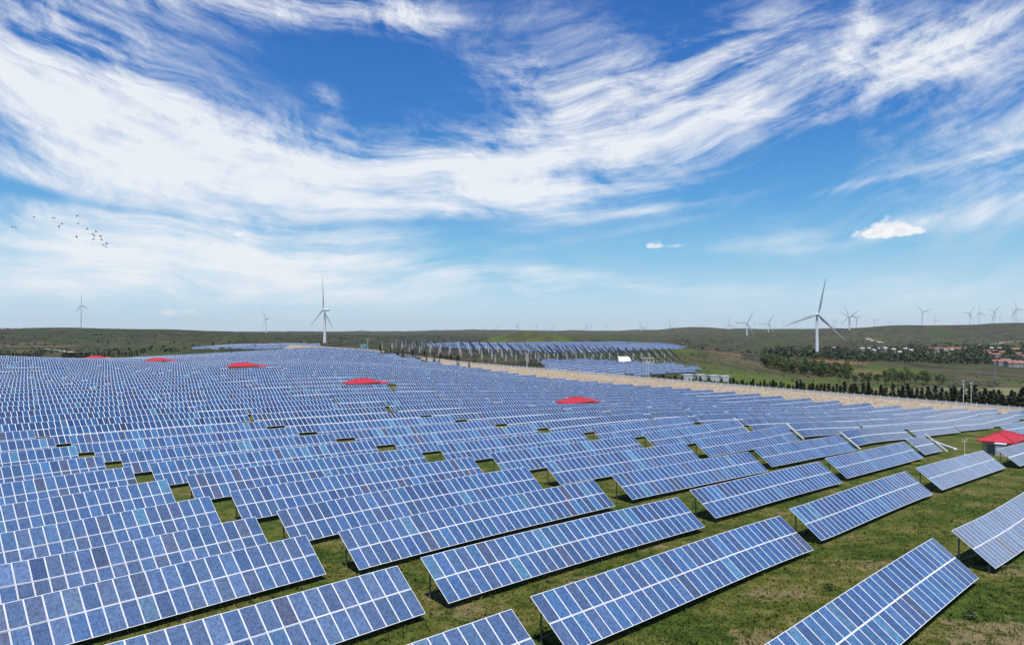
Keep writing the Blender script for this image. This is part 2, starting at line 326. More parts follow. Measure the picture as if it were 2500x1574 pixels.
# ------------------------------------------------------------------ mesh helpers
class MB:
    def __init__(s): s.v, s.f, s.mi = [], [], []
    def quad(s, a, b, c, d, mi=0):
        i = len(s.v); s.v += [tuple(a), tuple(b), tuple(c), tuple(d)]; s.f.append((i, i+1, i+2, i+3)); s.mi.append(mi)
    def tri(s, a, b, c, mi=0):
        i = len(s.v); s.v += [tuple(a), tuple(b), tuple(c)]; s.f.append((i, i+1, i+2)); s.mi.append(mi)
    def box(s, lo, hi, mi=0, mx=None):
        (x0, y0, z0), (x1, y1, z1) = lo, hi
        P = [(x0,y0,z0),(x1,y0,z0),(x1,y1,z0),(x0,y1,z0),(x0,y0,z1),(x1,y0,z1),(x1,y1,z1),(x0,y1,z1)]
        if mx is not None: P = [tuple(mx@Vector(p)) for p in P]
        i = len(s.v); s.v += P
        for f in ((0,3,2,1),(4,5,6,7),(0,1,5,4),(1,2,6,5),(2,3,7,6),(3,0,4,7)):
            s.f.append(tuple(i+k for k in f)); s.mi.append(mi)
    def tube(s, p0, p1, r0, r1=None, n=6, mi=0, cap=True):
        r1 = r0 if r1 is None else r1
        a, b = Vector(p0), Vector(p1); d = (b-a).normalized()
        e = d.orthogonal().normalized(); g = d.cross(e); i = len(s.v)
        for p, r in ((a, r0), (b, r1)):
            for k in range(n):
                t = 2*math.pi*k/n; s.v.append(tuple(p + (e*math.cos(t)+g*math.sin(t))*r))
        for k in range(n):
            s.f.append((i+k, i+(k+1)%n, i+n+(k+1)%n, i+n+k)); s.mi.append(mi)
        if cap:
            s.f.append(tuple(i+n+k for k in range(n))); s.mi.append(mi)
            s.f.append(tuple(i+n-1-k for k in range(n))); s.mi.append(mi)
    def mesh(s, name, mats, smooth=False):
        me = bpy.data.meshes.new(name); me.from_pydata(s.v, [], s.f)
        for k in (mats if isinstance(mats, (list, tuple)) else [mats]): me.materials.append(k)
        me.polygons.foreach_set('material_index', s.mi)
        if smooth: me.polygons.foreach_set('use_smooth', [True]*len(s.f))
        me.update(); return me
def put(name, me, parent=None, loc=None, mx=None, **pr):
    o = bpy.data.objects.new(name, me); col.objects.link(o)
    if parent is not None: o.parent = parent
    if mx is not None: o.matrix_basis = mx
    elif loc is not None: o.location = loc
    for k, v in pr.items(): o[k] = v
    return o
def empty(name, loc, rz=0.0, **pr):
    o = put(name, None, None, loc, **pr); o.empty_display_size = 1.0; o.rotation_euler = (0, 0, rz); return o
def np_mesh(name, V, Fq, mats, mi=None):
    """quads as numpy arrays"""
    me = bpy.data.meshes.new(name); nv, nf = len(V), len(Fq); k = Fq.shape[1]
    me.vertices.add(nv); me.vertices.foreach_set('co', np.asarray(V, np.float32).ravel())
    me.loops.add(nf*k); me.loops.foreach_set('vertex_index', Fq.astype(np.int32).ravel())
    me.polygons.add(nf); me.polygons.foreach_set('loop_start', (np.arange(nf)*k).astype(np.int32))
    for q in (mats if isinstance(mats, (list, tuple)) else [mats]): me.materials.append(q)
    if mi is not None: me.polygons.foreach_set('material_index', np.asarray(mi, np.int32))
    me.update(calc_edges=True); return me

# ------------------------------------------------------------------ ground
NA, NR = 460, 460
aF = np.linspace(-0.80, 0.80, NA); aB = np.linspace(0.80, 2*math.pi-0.80, 60)[1:-1]
ang = np.concatenate([aF, aB]); rads = np.exp(np.linspace(math.log(3.0), math.log(26000.0), NR))
AA, RR = np.meshgrid(ang, rads); GX, GY = RR*np.sin(AA), RR*np.cos(AA)
GZ = terr(GX, np.where(GY == 0, 1e-6, GY))
n_a = len(ang)
V = np.stack([GX.ravel(), GY.ravel(), GZ.ravel()], -1)
V = np.concatenate([V, [[0, 0, float(GZ[0].mean())]]])
i0 = np.arange(NR-1)[:, None]*n_a; j0 = np.arange(n_a)[None]; j1 = (j0+1) % n_a
FQ = np.stack([i0+j0, i0+n_a+j0, i0+n_a+j1, i0+j1], -1).reshape(-1, 4)
FQ = FQ[:, ::-1]
capf = np.stack([np.full(n_a, len(V)-1), np.arange(n_a), np.arange(n_a), (np.arange(n_a)+1) % n_a], -1)
me = np_mesh('ground', V, FQ, [M['turf'], M['far_turf']], ((np.repeat(rads[:-1], n_a)*np.where(np.tile(ang, NR-1) > 0.0, 1.25, 1.0)) > 430).astype(int)); me.polygons.foreach_set('use_smooth', [True]*len(me.polygons))
put('ground', me, kind='structure')
mb = MB()
for k in range(n_a): mb.tri(V[-1], V[(k+1) % n_a], V[k])
put('ground', mb.mesh('ground', M['turf']), kind='structure')

# ------------------------------------------------------------------ raised road on a sandy bank along the field
def road_z(v):
    return CZ + float(np.interp(v, [-20, 40, 66, 169, 240, 308, 400, 470, 522, 640], [-31, -30.6, -30.2, -28.0, -26.4, -24.6, -22.6, -18.8, -15.4, -13.5]))
vs = np.arange(-10, 641, 6.0); bank, road, verge = MB(), MB(), MB()
def P3(u, v, z): x, y = uv2xy(u, v); return (x, y, z)
secs = []
for v in vs:
    x, y = uv2xy(327.5, v); zt = tz(x, y)-0.25; x2, y2 = uv2xy(352, v); zf = tz(x2, y2)-0.25; zr = road_z(v)
    zt = min(zt, zr-0.6); zf = min(zf, zr-0.3)
    jag = random.uniform(-0.3, 0.3)
    secs.append([P3(327.0+jag, v, zt), P3(331.5+jag*1.4, v, zt+(zr-zt)*0.62), P3(335.5, v, zr-0.03), P3(343.5, v, zr-0.03), P3(351, v, zf)])
for a, b_ in zip(secs[:-1], secs[1:]):
    for k in range(4): bank.quad(a[k], a[k+1], b_[k+1], b_[k])
put('embankment', bank.mesh('embankment', M['sand'], True), kind='structure')
for v0, v1 in zip(vs[:-1], vs[1:]):
    road.quad(P3(336.6, v0, road_z(v0)+0.02), P3(342.6, v0, road_z(v0)+0.02), P3(342.6, v1, road_z(v1)+0.02), P3(336.6, v1, road_z(v1)+0.02))
put('road', road.mesh('road', M['asphalt']), kind='structure')

# pale dirt tracks on the far slopes
def hit(sx, sy, y0=350.0, y1=9000.0):
    Y = np.exp(np.linspace(math.log(y0), math.log(y1), 500)); zc = (787-sy)/F; cp, sp = math.cos(PITCH), math.sin(PITCH)
    kx, kz = (sx-1250)/F/(cp-zc*sp), (sp+zc*cp)/(cp-zc*sp)
    d = terr(kx*Y, Y)-(CZ+kz*Y); q = np.argmax(d > 0)
    return (kx*Y[q], Y[q])
def track(pts, w):
    P_ = [hit(*p) for p in pts]; fine = []
    for a, b_ in zip(P_[:-1], P_[1:]):
        for t in np.linspace(0, 1, 14)[:-1]: fine.append((a[0]+(b_[0]-a[0])*t, a[1]+(b_[1]-a[1])*t))
    fine.append(P_[-1]); mb = MB()
    for a, b_ in zip(fine[:-1], fine[1:]):
        d = Vector((b_[0]-a[0], b_[1]-a[1])); d = d.normalized() if d.length > 0 else Vector((1, 0)); nx, ny = -d.y*w/2, d.x*w/2
        q = [(a[0]+nx, a[1]+ny), (a[0]-nx, a[1]-ny), (b_[0]-nx, b_[1]-ny), (b_[0]+nx, b_[1]+ny)]
        mb.quad(*[(x, y, tz(x, y)+0.6) for x, y in q])
    put('dirt_track', mb.mesh('dirt_track', M['track']), kind='structure')
M['track'] = varied('pale_dirt', (0.26, 0.22, 0.17), (0.34, 0.30, 0.24), 0.05, 0.95)
track([(2268, 862), (2330, 853), (2385, 846), (2440, 838), (2500, 833)], 14)
track([(2118, 826), (2132, 832), (2152, 837)], 16)
track([(110, 853), (150, 856), (175, 862)], 9)
track([(20, 842), (70, 840), (120, 838)], 12)
# ------------------------------------------------------------------ solar tables
MW, MH, PX_, GAPM = 0.992, 1.956, 1.0125, 0.035
SL = 2*MH+GAPM
def module_mesh():
    mb = MB(); w, h, fr, t = MW, MH, 0.030, 0.04
    o = [(0,0,0),(w,0,0),(w,h,0),(0,h,0)]; i_ = [(fr,fr,0),(w-fr,fr,0),(w-fr,h-fr,0),(fr,h-fr,0)]
    gi = [(x, y, -0.006) for x, y, z in i_]; lo = [(x, y, -t) for x, y, z in o]
    for k in range(4):
        j = (k+1) % 4
        mb.quad(o[k], o[j], i_[j], i_[k], 1); mb.quad(lo[k], lo[j], o[j], o[k], 1)
    mb.quad(*gi, mi=0); mb.quad(lo[3], lo[2], lo[1], lo[0], 2)
    me = mb.mesh('solar_module', [M['glass'], M['frame'], M['backsheet']])
    uvl = me.uv_layers.new(name='UVMap')
    for p in me.polygons:
        for li in p.loop_indices:
            c = me.vertices[me.loops[li].vertex_index].co
            uvl.data[li].uv = ((c.x-fr-0.012)/(w-2*fr-0.024)*6, (c.y-fr-0.012)/(h-2*fr-0.024)*12)
    return me
MOD = module_mesh()
def mod_color(u, v):
    """random module tones, with a grey-violet sheen mixed into the colour towards the near left"""
    k = random.random(); s = random.gauss(1.0, 0.12)
    grey = min(1.0, max(0.0, (56-u)/45.0))*min(1.0, max(0.0, (120-v)/70.0))  # amount of grey sheen painted into the cell colour, strongest near left
    if k < 0.58: c = (0.036, 0.096, 0.280)
    elif k < 0.76: c = (0.042, 0.125, 0.315)
    elif k < 0.86: c = (0.046, 0.082, 0.225)
    elif k < 0.905: c = (0.068, 0.078, 0.175)
    elif k < 0.945: c = (0.080, 0.200, 0.38)
    else: c = (0.028, 0.068, 0.230)
    q = grey*random.choice((0.35, 0.6, 0.8, 0.9)); k2 = random.random()
    g_ = (0.122, 0.156, 0.315) if k2 < 0.65 else (0.140, 0.152, 0.275)
    c = tuple(a*(1-q)+b_*q for a, b_ in zip(c, g_))
    s *= 0.80
    return (c[0]*s*random.uniform(.88, 1.0), c[1]*s*1.16, c[2]*s, 1.0)
ct, st_ = math.cos(TILT), math.sin(TILT)
UVEC = np.array([su, cu, 0.0]); VVEC = np.array([-cu, su, 0.0]); UP = VVEC*ct + np.array([0, 0, st_])
HTOP, HBOT = 2.89, 0.50
def beam(name, x, y, z, mt):
    mb = MB(); mb.box((-x/2, -y/2, 0), (x/2, y/2, z)); return mb.mesh(name, mt)
POST = beam('post', 0.09, 0.09, 1.0, M['steel'])
def rod(parent, name, a, b, w, me=POST, origin=(0, 0, 0)):
    a = Vector(a)-Vector(origin); b = Vector(b)-Vector(origin); d = b-a
    q = d.to_track_quat('Z', 'Y').to_matrix().to_4x4()
    return put(name, me, parent, mx=Matrix.Translation(a) @ q @ Matrix.Diagonal((w/0.09, w/0.09, d.length, 1)))
def line_z(u0, v, nmod):
    s = np.arange(nmod+1)*PX_; vm = v - 1.57
    x = su*(u0+s) - cu*vm; y = cu*(u0+s) + su*vm
    z = terr(x, y)
    return s, z
def table_near(u0, v, nmod, label, group):
    s, z = line_z(u0, v, nmod)
    um = u0+nmod*PX_/2; bx, by = uv2xy(um, v-1.57); bz = float(np.interp(nmod*PX_/2, s, z))
    org = np.array([bx, by, bz])
    root = empty('solar_table', (bx, by, bz), label=label, category='solar table', group=group)
    x0, y0 = uv2xy(u0, v); top = np.array([x0, y0, 0])
    jit = 0.012
    for i in range(nmod):
        t = UVEC + np.array([0, 0, (z[i+1]-z[i])/PX_]); t = t/np.linalg.norm(t)
        nrm = np.cross(t, UP); nrm /= np.linalg.norm(nrm); up = np.cross(nrm, t)
        pt = top + UVEC*s[i] + np.array([0, 0, z[i]+HTOP])
        for j in range(2):
            p = pt - up*(MH + j*(MH+GAPM)) - org + nrm*random.uniform(-0.002, 0.004)
            R = Matrix(((t[0], up[0], nrm[0], p[0]), (t[1], up[1], nrm[1], p[1]), (t[2], up[2], nrm[2], p[2]), (0, 0, 0, 1)))
            R = R @ Matrix.Rotation(random.gauss(0, 0.0035), 4, 'X') @ Matrix.Rotation(random.gauss(0, 0.0035), 4, 'Y')
            o = put('solar_module', MOD, root, mx=R); o.color = mod_color(u0+s[i], v)
    L = nmod*PX_
    def pt_at(sv, d, off):   # d = distance down the slope from the top edge, off = below the module plane
        return top + UVEC*sv + np.array([0, 0, float(np.interp(sv, s, z))+HTOP]) - UP*d + np.cross(UVEC, UP)*off
    # white middle rail, purlins
    segs = np.linspace(0.02, L-0.02, 5)
    for d, me_, w in ((MH+GAPM/2, RAIL, 0.075), (0.45, POST, 0.06), (SL-0.45, POST, 0.06)):
        off = -0.020 if me_ is RAIL else -0.085
        for a, b2 in zip(segs[:-1], segs[1:]): rod(root, 'purlin', pt_at(a, d, off), pt_at(b2, d, off), w, me_, org)
    for sv in np.linspace(0.55, L-0.55, max(2, int(round(L/5.0))+1)):
        g0 = float(np.interp(sv, s, z))
        a = pt_at(sv, 0.40, -0.14); b2 = pt_at(sv, SL-0.40, -0.14)
        rod(root, 'rafter', a, b2, 0.07, POST, org)
        hi = pt_at(sv, 0.62, -0.19); rod(root, 'post', (hi[0], hi[1], g0-0.3), hi, 0.10, POST, org)
        lo = pt_at(sv, SL-0.62, -0.19); rod(root, 'post', (lo[0], lo[1], g0-0.3), lo, 0.10, POST, org)
        md = pt_at(sv, 2.35, -0.17); rod(root, 'brace', (hi[0], hi[1], g0+0.35), md, 0.05, POST, org)
    return root
RAIL = beam('rail', 0.09, 0.09, 1.0, M['rail'])
def far_arrays(u0, v, nmod, az=None, mids=True):
    """vertices for a table as one mesh: modules with white frame borders on a slab"""
    s, z = line_z(u0, v, nmod)
    x0, y0 = uv2xy(u0, v); top = np.array([x0, y0, 0.0])
    V, Q, mi, tint = [], [], [], []
    base = top[None]+UVEC[None]*s[:, None]; base[:, 2] = z+HTOP
    NRM = np.cross(UVEC, UP)
    def add(a, b, c, d, m_, t=(0.5, 0.5, 0.5, 1)):
        i = len(V); V.extend((a, b, c, d)); Q.append((i, i+1, i+2, i+3)); mi.append(m_); tint.append(t)
    k = 0.035
    for i in range(nmod):
        for j in range(2):
            d0 = j*(MH+GAPM); d1 = d0+MH
            a, b_ = base[i], base[i+1]
            f = lambda q, d: a*(1-q)+b_*q - UP*d
            c = mod_color(u0+s[i], v)
            ins = k+0.012
            add(f(ins, d1-ins), f(1-ins, d1-ins), f(1-ins, d0+ins), f(ins, d0+ins), 0, (c[0]*0.80+0.016, c[1]*0.76+0.016, c[2]*0.76+0.018, 1))
    # frame slab just below the glass
    for i in range(0, nmod, 4):
        e = min(i+4, nmod)
        a, b_ = base[i]-NRM*0.012, base[e]-NRM*0.012
        add(a-UP*SL, b_-UP*SL, b_, a, 1)
        a2, b2 = a-NRM*0.04, b_-NRM*0.04
        add(a2, b2, b2-UP*SL, a2-UP*SL, 2); add(a, b_, b2, a2, 1); add(a2-UP*SL, b2-UP*SL, b_-UP*SL, a-UP*SL, 1)
    for a in (base[0], base[-1]):
        a = a-NRM*0.012; add(a, a-NRM*0.04, a-NRM*0.04-UP*SL, a-UP*SL, 1)
    SV, SQ = [], []
    for i in np.linspace(0, nmod, 7).round().astype(int):
        i = min(max(i, 0), nmod); a = base[i]-NRM*0.07 + UVEC*(0.4 if i == 0 else (-0.4 if i == nmod else 0)); g0 = z[i]
        for d in (0.55, SL-0.6):
            p = a-UP*d; w = 0.05
            for (dx_, dy_) in ((w, 0), (0, w)):
                q = len(SV); e = UVEC*dx_ + VVEC*dy_
                SV.extend((np.array([p[0], p[1], g0-0.3])-e, np.array([p[0], p[1], g0-0.3])+e, p+e, p-e)); SQ.append((q, q+1, q+2, q+3))
    return np.array(V), np.array(Q), np.array(mi), np.array(tint), np.array(SV), np.array(SQ)
def far_mesh(name, packs, org):
    V, Q, mi, T = [], [], [], []; o = 0
    for (v, q, m_, t) in packs: V.append(v-org); Q.append(q+o); mi.append(m_); T.append(t); o += len(v)
    V = np.concatenate(V); Q = np.concatenate(Q); mi = np.concatenate(mi); T = np.concatenate(T)
    me = np_mesh(name, V, Q, [M['glass_far'], M['frame'], M['backsheet']], mi)
    a = me.color_attributes.new('tint', 'FLOAT_COLOR', 'CORNER')
    a.data.foreach_set('color', np.repeat(T, 4, axis=0).astype(np.float32).ravel()); return me
def table_far(u0, v, nmod, label, group):
    V, Q, mi, T, SV, SQ = far_arrays(u0, v, nmod)
    bx, by = uv2xy(u0+nmod*PX_/2, v-1.57); org = np.array([bx, by, tz(bx, by)])
    root = empty('solar_table', org, label=label, category='solar table', group=group)
    put('panel_surface', far_mesh('panel_surface', [(V, Q, mi, T)], org), root, kind='stuff')
    put('support_posts', np_mesh('support_posts', SV-org, SQ, M['steel']), root, kind='stuff')
    return root
# houses of the field (inverter sheds): u, v of their west corner line
HOUSES = [(162.0, 33.6), (166.0, 145.0), (134.0, 212.0), (126.0, 286.0), (131.5, 398.0), (148.0, 566.0)]
rows_v = [18.5, 31.2, 42.0, 53.2, 63.5, 73.5, 85.0, 96.7, 108.3, 120.8, 133.0, 146.0]
while rows_v[-1] < 562: rows_v.append(rows_v[-1]+11.9)
cols_u = [-112.0, -75.5, -39.0, -2.6, 32.0, 68.6, 105.2, 141.8, 178.4, 215.0, 251.6, 288.0]
meas = {(0,4):18.62,(0,5):18.44,(1,3):30.5,(1,4):31.15,(1,5):32.25,(1,6):32.42,(2,3):41.6,(2,4):41.93,(2,5):43.19,(2,6):44.21,(3,3):54.06,(3,4):52.88,(3,5):53.7,(3,6):55.17,(3,7):56.9,(4,4):63.45,(5,4):73.45}
tables = []
for ri, vr in enumerate(rows_v):
    for ci, u0 in enumerate(cols_u):
        v = meas.get((ri, ci))
        if v is None:
            v = vr + (min(0.03*(u0-32), 8.0) if ri > 1 else 0.2)*(1 if u0 > 32 else 0.5)
        if vr > 150: u0 = u0 + ((ri*7.3) % 15.0) - 7.0
        if u0+34.5 > 321: u0 = 321-34.5
        segs = [(u0, 32 if vr < 150 else 34)]
        if ri == 2 and ci == 7: segs = [(u0, 10)]
        if ri in (0, 1) and ci > 7: continue
        if ri == 2 and ci in (8,): continue
        if ri == 0 and ci < 4: continue
        for (hu, hv) in HOUSES[1:]:
            if hv-3.5 < v < hv+10.5:
                ns = []
                for (a, nmod) in segs:
                    lo, hi = hu-3.0, hu+22.0; e = a+nmod*PX_
                    if e < lo or a > hi: ns.append((a, nmod)); continue
                    if a < lo: ns.append((a, int((lo-a)/PX_)))
                    if e > hi: k = int((e-hi)/PX_); ns.append((e-k*PX_, k))
                segs = [q for q in ns if q[1] >= 5]
        for (a, nmod) in segs:
            e = a+nmod*PX_
            pa = uv2xy(a, v); pb = uv2xy(e, v-3)
            if min(pa[1], pb[1]) < 12 and max(pa[1], pb[1]) < 30: continue
            xs = []
            for q in np.linspace(0, 1, 9):
                x, y = uv2xy(a+(e-a)*q, v-1.5)
                if y > 8:
                    sx, sy = to_px(x, y, tz(x, y)+1.5); xs.append(-60 < sx < 2560 and sy < 1680)
            if not any(xs): continue
            um, vm = (a+e)/2, v-1.5; x, y = uv2xy(um, vm)
            tables.append((math.hypot(x, y), a, v, nmod, ri, ci, y))
tables.sort()
def ordinal(k):
    w = ['first','second','third','fourth','fifth','sixth','seventh','eighth','ninth','tenth','eleventh','twelfth']
    return w[k-1] if k <= 12 else '%d%s' % (k, 'th' if 10 < k % 100 < 14 else {1: 'st', 2: 'nd', 3: 'rd'}.get(k % 10, 'th'))
rank = {}
for ri in set(t[4] for t in tables):
    q = sorted([t for t in tables if t[4] == ri], key=lambda t: -t[1])
    for k, t in enumerate(q): rank[(ri, t[1])] = k+1
NEAR_R = 150.0; rest = []; nn = 0
for k, (dist, a, v, nmod, ri, ci, y) in enumerate(tables):
    if ri == 2 and ci == 7: lab = 'short blue solar table ending in a white cable tray beside the grass clearing'
    elif ri == 1 and ci == 7: lab = 'pale glinting solar table directly in front of the ochre shed with red roof'
    elif ri == 3 and ci == 8: lab = 'whitish glinting solar table at the far side of the grass clearing'
    else:
        side = 'ochre shed end' if ri < 4 else 'sandy bank'
        lab = 'blue solar table, %s row behind the widest grass strip, %s from the %s' % (ordinal(ri) if ri else 'lone front', ordinal(rank[(ri, a)]), side)
        if ri == 0: lab = 'blue solar table standing alone before the widest grass strip, %s from the ochre shed end' % ordinal(rank[(ri, a)])
    grp = 'solar tables of the main field'
    if k < 300:
        if dist < NEAR_R: table_near(a, v, nmod, lab, grp); nn += 1
        else: table_far(a, v, nmod, lab, grp)
    else: rest.append((a, v, nmod))
print('tables', len(tables), 'near', nn)
# the rest of the main field and the other arrays seen across the road, as one far mass
def inpoly(px, py, poly):
    c = False; n_ = len(poly)
    for i in range(n_):
        (x1, y1), (x2, y2) = poly[i], poly[(i+1) % n_]
        if (y1 > py) != (y2 > py) and px < (x2-x1)*(py-y1)/(y2-y1)+x1: c = not c
    return c
sheet = [(1000,846),(1120,841),(1300,841),(1500,839),(1620,842),(1675,851),(1500,861),(1400,864),(1250,857)]
lowf = [(1300,886),(1420,884),(1600,891),(1740,905),(1640,912),(1560,919),(1340,915)]
strip = [(470,853),(560,846),(700,843),(790,846),(720,850),(640,853)]
packs = [far_arrays(*r)[:4] for r in rest]
cnt = 0
for poly, v0, v1, dv, u_lo, u_hi in ((sheet, 330, 760, 13.0, 420, 800), (lowf, 230, 460, 9.0, 352, 470), (strip, 560, 900, 13.0, 150, 560)):
    v = v0
    while v < v1:
        u = u_lo + (v*0.37) % 9
        while u < u_hi:
            x, y = uv2xy(u+8, v); g0 = tz(x, y); sx, sy = to_px(x, y, g0)
            if inpoly(sx, sy, poly) and y > 300: packs.append(far_arrays(u, v, 16)[:4]); cnt += 1
            u += 17.6
        v += dv
print('far tables', len(rest), cnt)
if packs:
    put('distant_solar_tables', far_mesh('distant_solar_tables', packs, np.zeros(3)), kind='stuff', label='mass of tiny solar tables on the slopes across the road', category='solar tables')

# ------------------------------------------------------------------ tilted tracker racks across the road
def tracker_meshes():
    L, w = 13.0, 2.4; inc = rad(38); yaw = rad(56)
    a = Vector((0, -L/2*math.cos(inc), 0)); b_ = Vector((0, L/2*math.cos(inc), L*math.sin(inc)))
    ax = (b_-a).normalized(); side = Vector((math.cos(yaw), 0, -math.sin(yaw)))
    side = (side - ax*side.dot(ax)).normalized(); nrm = side.cross(ax)
    if nrm.z < 0: nrm = -nrm
    c0 = Vector((0, 0, 0.9))
    p = MB()
    A_, B_ = a+c0+nrm*0.12, b_+c0+nrm*0.12
    def slab(A_, B_, lo, hi, mt):
        q = [A_+side*lo, A_+side*hi, B_+side*hi, B_+side*lo]; r = [x-nrm*0.05 for x in q]
        p.quad(*q, mi=mt); p.quad(r[3], r[2], r[1], r[0], mi=1)
        for k in range(4): p.quad(r[k], r[(k+1) % 4], q[(k+1) % 4], q[k], 2)
    n_ = 6
    for i in range(n_):
        s0, s1 = A_+(B_-A_)*((i+0.03)/n_), A_+(B_-A_)*((i+0.97)/n_)
        slab(s0, s1, -w/2, -0.06, 0); slab(s0, s1, 0.06, w/2, 0)
    t = MB(); t.tube(a+c0, b_+c0, 0.13, n=6)
    ps = MB(); ps.tube((0, b_.y-1.2, -0.4), (0, b_.y-1.2, b_.z-0.5), 0.12, n=6)
    pf_ = MB(); pf_.tube((0, a.y+0.6, -0.4), (0, a.y+0.6, 1.6), 0.16, n=6)
    br = MB(); br.tube((0.9, b_.y-1.2, -0.3), (0, b_.y-1.2, b_.z*0.62), 0.07, n=5); br.tube((-0.9, b_.y-1.2, -0.3), (0, b_.y-1.2, b_.z*0.62), 0.07, n=5)
    return (p.mesh('panel', [M['panel_flat'], M['back_dark'], M['back_dark']]), t.mesh('axle', M['rail']), ps.mesh('tall_post', M['rail']), pf_.mesh('short_post', M['rail']), br.mesh('brace', M['rail']))
M['panel_flat'] = mat('tracker_glass', (0.04, 0.11, 0.33), 0.14); M['back_dark'] = mat('tracker_underside', (0.035, 0.035, 0.04), 0.7)
TR = tracker_meshes()
trk = [(900,852),(1000,846),(1120,847),(1250,859),(1400,867),(1500,870),(1660,876),(1650,886),(1480,886),(1400,885),(1300,887),(1230,888),(1120,872),(1000,863)]
trs = []
for iv in range(60):
    v = 236 + iv*19.0
    for iu in range(60):
        u = 356 + iu*10.5 + (iv % 2)*4
        x, y = uv2xy(u, v)
        if y < 420: continue
        g0 = tz(x, y); sx, sy = to_px(x, y, g0)
        if inpoly(sx, sy, trk): trs.append((math.hypot(x, y), x, y, g0))
trs.sort(); print('trackers', len(trs))
for i, (d, x, y, g0) in enumerate(trs[:300]):
    r = empty('tracker_rack', (x, y, g0), AZ*-1+math.pi/2-0.0 + random.uniform(-0.03, 0.03), label='steep narrow solar rack on white posts seen from its dark underside', category='solar rack', group='tilted racks across the road')
    for nm, me in zip(('panel', 'axle', 'tall_post', 'short_post', 'brace'), TR): put(nm, me, r)

# ------------------------------------------------------------------ sheds with red roofs
def shed(u, v, label, clear=False):
    x, y = uv2xy(u, v); g = min(tz(*uv2xy(u+a, v+b_)) for a in (0, 10) for b_ in (0, 5))
    r = empty('equipment_shed', (x, y, g), math.pi/2-AZ, label=label, category='shed', group=None or 'red-roofed sheds in the solar field')
    L, D, H, ov, rh = 9.6, 4.7, 3.05, 0.75, 1.35       # local x along the rows, local y away from the sun side
    w = MB(); w.box((0, 0, -0.6), (L, D, H)); put('wall', w.mesh('wall', M['ochre']), r)
    def hip(L, D, H, ov, rh, x0=0.0, y0=0.0, mt='red_roof'):
        m_ = MB(); a = (x0-ov, y0-ov, H); b = (x0+L+ov, y0-ov, H); c = (x0+L+ov, y0+D+ov, H); d = (x0-ov, y0+D+ov, H)
        hd = D/2+ov; e = (x0-ov+hd, y0+D/2, H+rh); f = (x0+L+ov-hd, y0+D/2, H+rh)
        dn = lambda p: (p[0], p[1], p[2]-0.18)
        m_.quad(a, b, f, e); m_.quad(c, d, e, f); m_.tri(d, a, e); m_.tri(b, c, f)
        for p, q in ((a, b), (b, c), (c, d), (d, a)): m_.quad(dn(p), dn(q), q, p)
        m_.quad(dn(d), dn(c), dn(b), dn(a))
        ro = put('roof', m_.mesh('roof', M[mt]), r)
        rd = MB(); 
        for p, q in ((a, e), (d, e), (e, f), (b, f), (c, f)):
            rd.tube((p[0], p[1], p[2]+0.03), (q[0], q[1], q[2]+0.03), 0.09, n=5)
        put('ridge', rd.mesh('ridge', M[mt]), ro)
        # standing seams
        sm = MB(); k = 1.0
        while k < L+2*ov-0.4:
            xx = x0-ov+k; t = min(1.0, min(k, L+2*ov-k)/hd)
            sm.tube((xx, y0-ov+0.02, H+0.02), (xx, y0-ov+hd*t, H+rh*t+0.02), 0.025, n=4); k += 1.0
        put('seam', sm.mesh('seam', M[mt]), ro, kind='stuff')
    hip(L, D, H+0.02, ov, rh)
    w2 = MB(); w2.box((L+0.003, 0.5, -0.6), (L+4.2, D-0.3, H-0.35)); put('annex_wall', w2.mesh('annex_wall', M['white_wall']), r)
    hip(3.6, D-0.8, H-0.33, 0.35, 0.9, L+0.9, 0.5, 'pink_roof')
    # west end: door and vent, sun side: windows
    d = MB(); d.box((-0.06, 2.3, -0.02), (-0.002, 3.9, 2.4)); dd = put('door', d.mesh('door', M['door']), r)
    h = MB(); h.box((-0.11, 3.05, 1.0), (-0.062, 3.10, 1.25)); put('handle', h.mesh('handle', M['steel']), dd)
    vt = MB(); vt.box((-0.06, 0.6, 0.5), (-0.002, 1.6, 1.5)); put('vent', vt.mesh('vent', M['dark']), r)
    for k in (1.2, 3.4, 5.6, 7.8):
        f = MB(); f.box((k, -0.07, 0.9), (k+1.0, -0.002, 2.1)); fo = put('window', f.mesh('window', M['door']), r)
        gl = MB(); gl.box((k+0.08, -0.085, 0.98), (k+0.92, -0.072, 2.02)); put('pane', gl.mesh('pane', M['dark_glass']), fo)
    p = MB(); p.tube((-0.08, 0.12, 0), (-0.08, 0.12, H), 0.05, n=6); put('downpipe', p.mesh('downpipe', M['steel']), r)
    return r
shed_lab = ['ochre shed with red hipped roof and grey door beside the grass clearing', 'red-roofed shed rising from the packed solar rows nearest the clearing one',
 'red-roofed shed with a patch of grass beside it in the solar rows', 'red-roofed shed halfway to the crest of the solar field', 'small red-roofed shed near the crest of the solar field', 'far red-roofed shed at the back edge of the solar field by the conifers']
for (u, v), l in zip(HOUSES, shed_lab): shed(u, v, l)
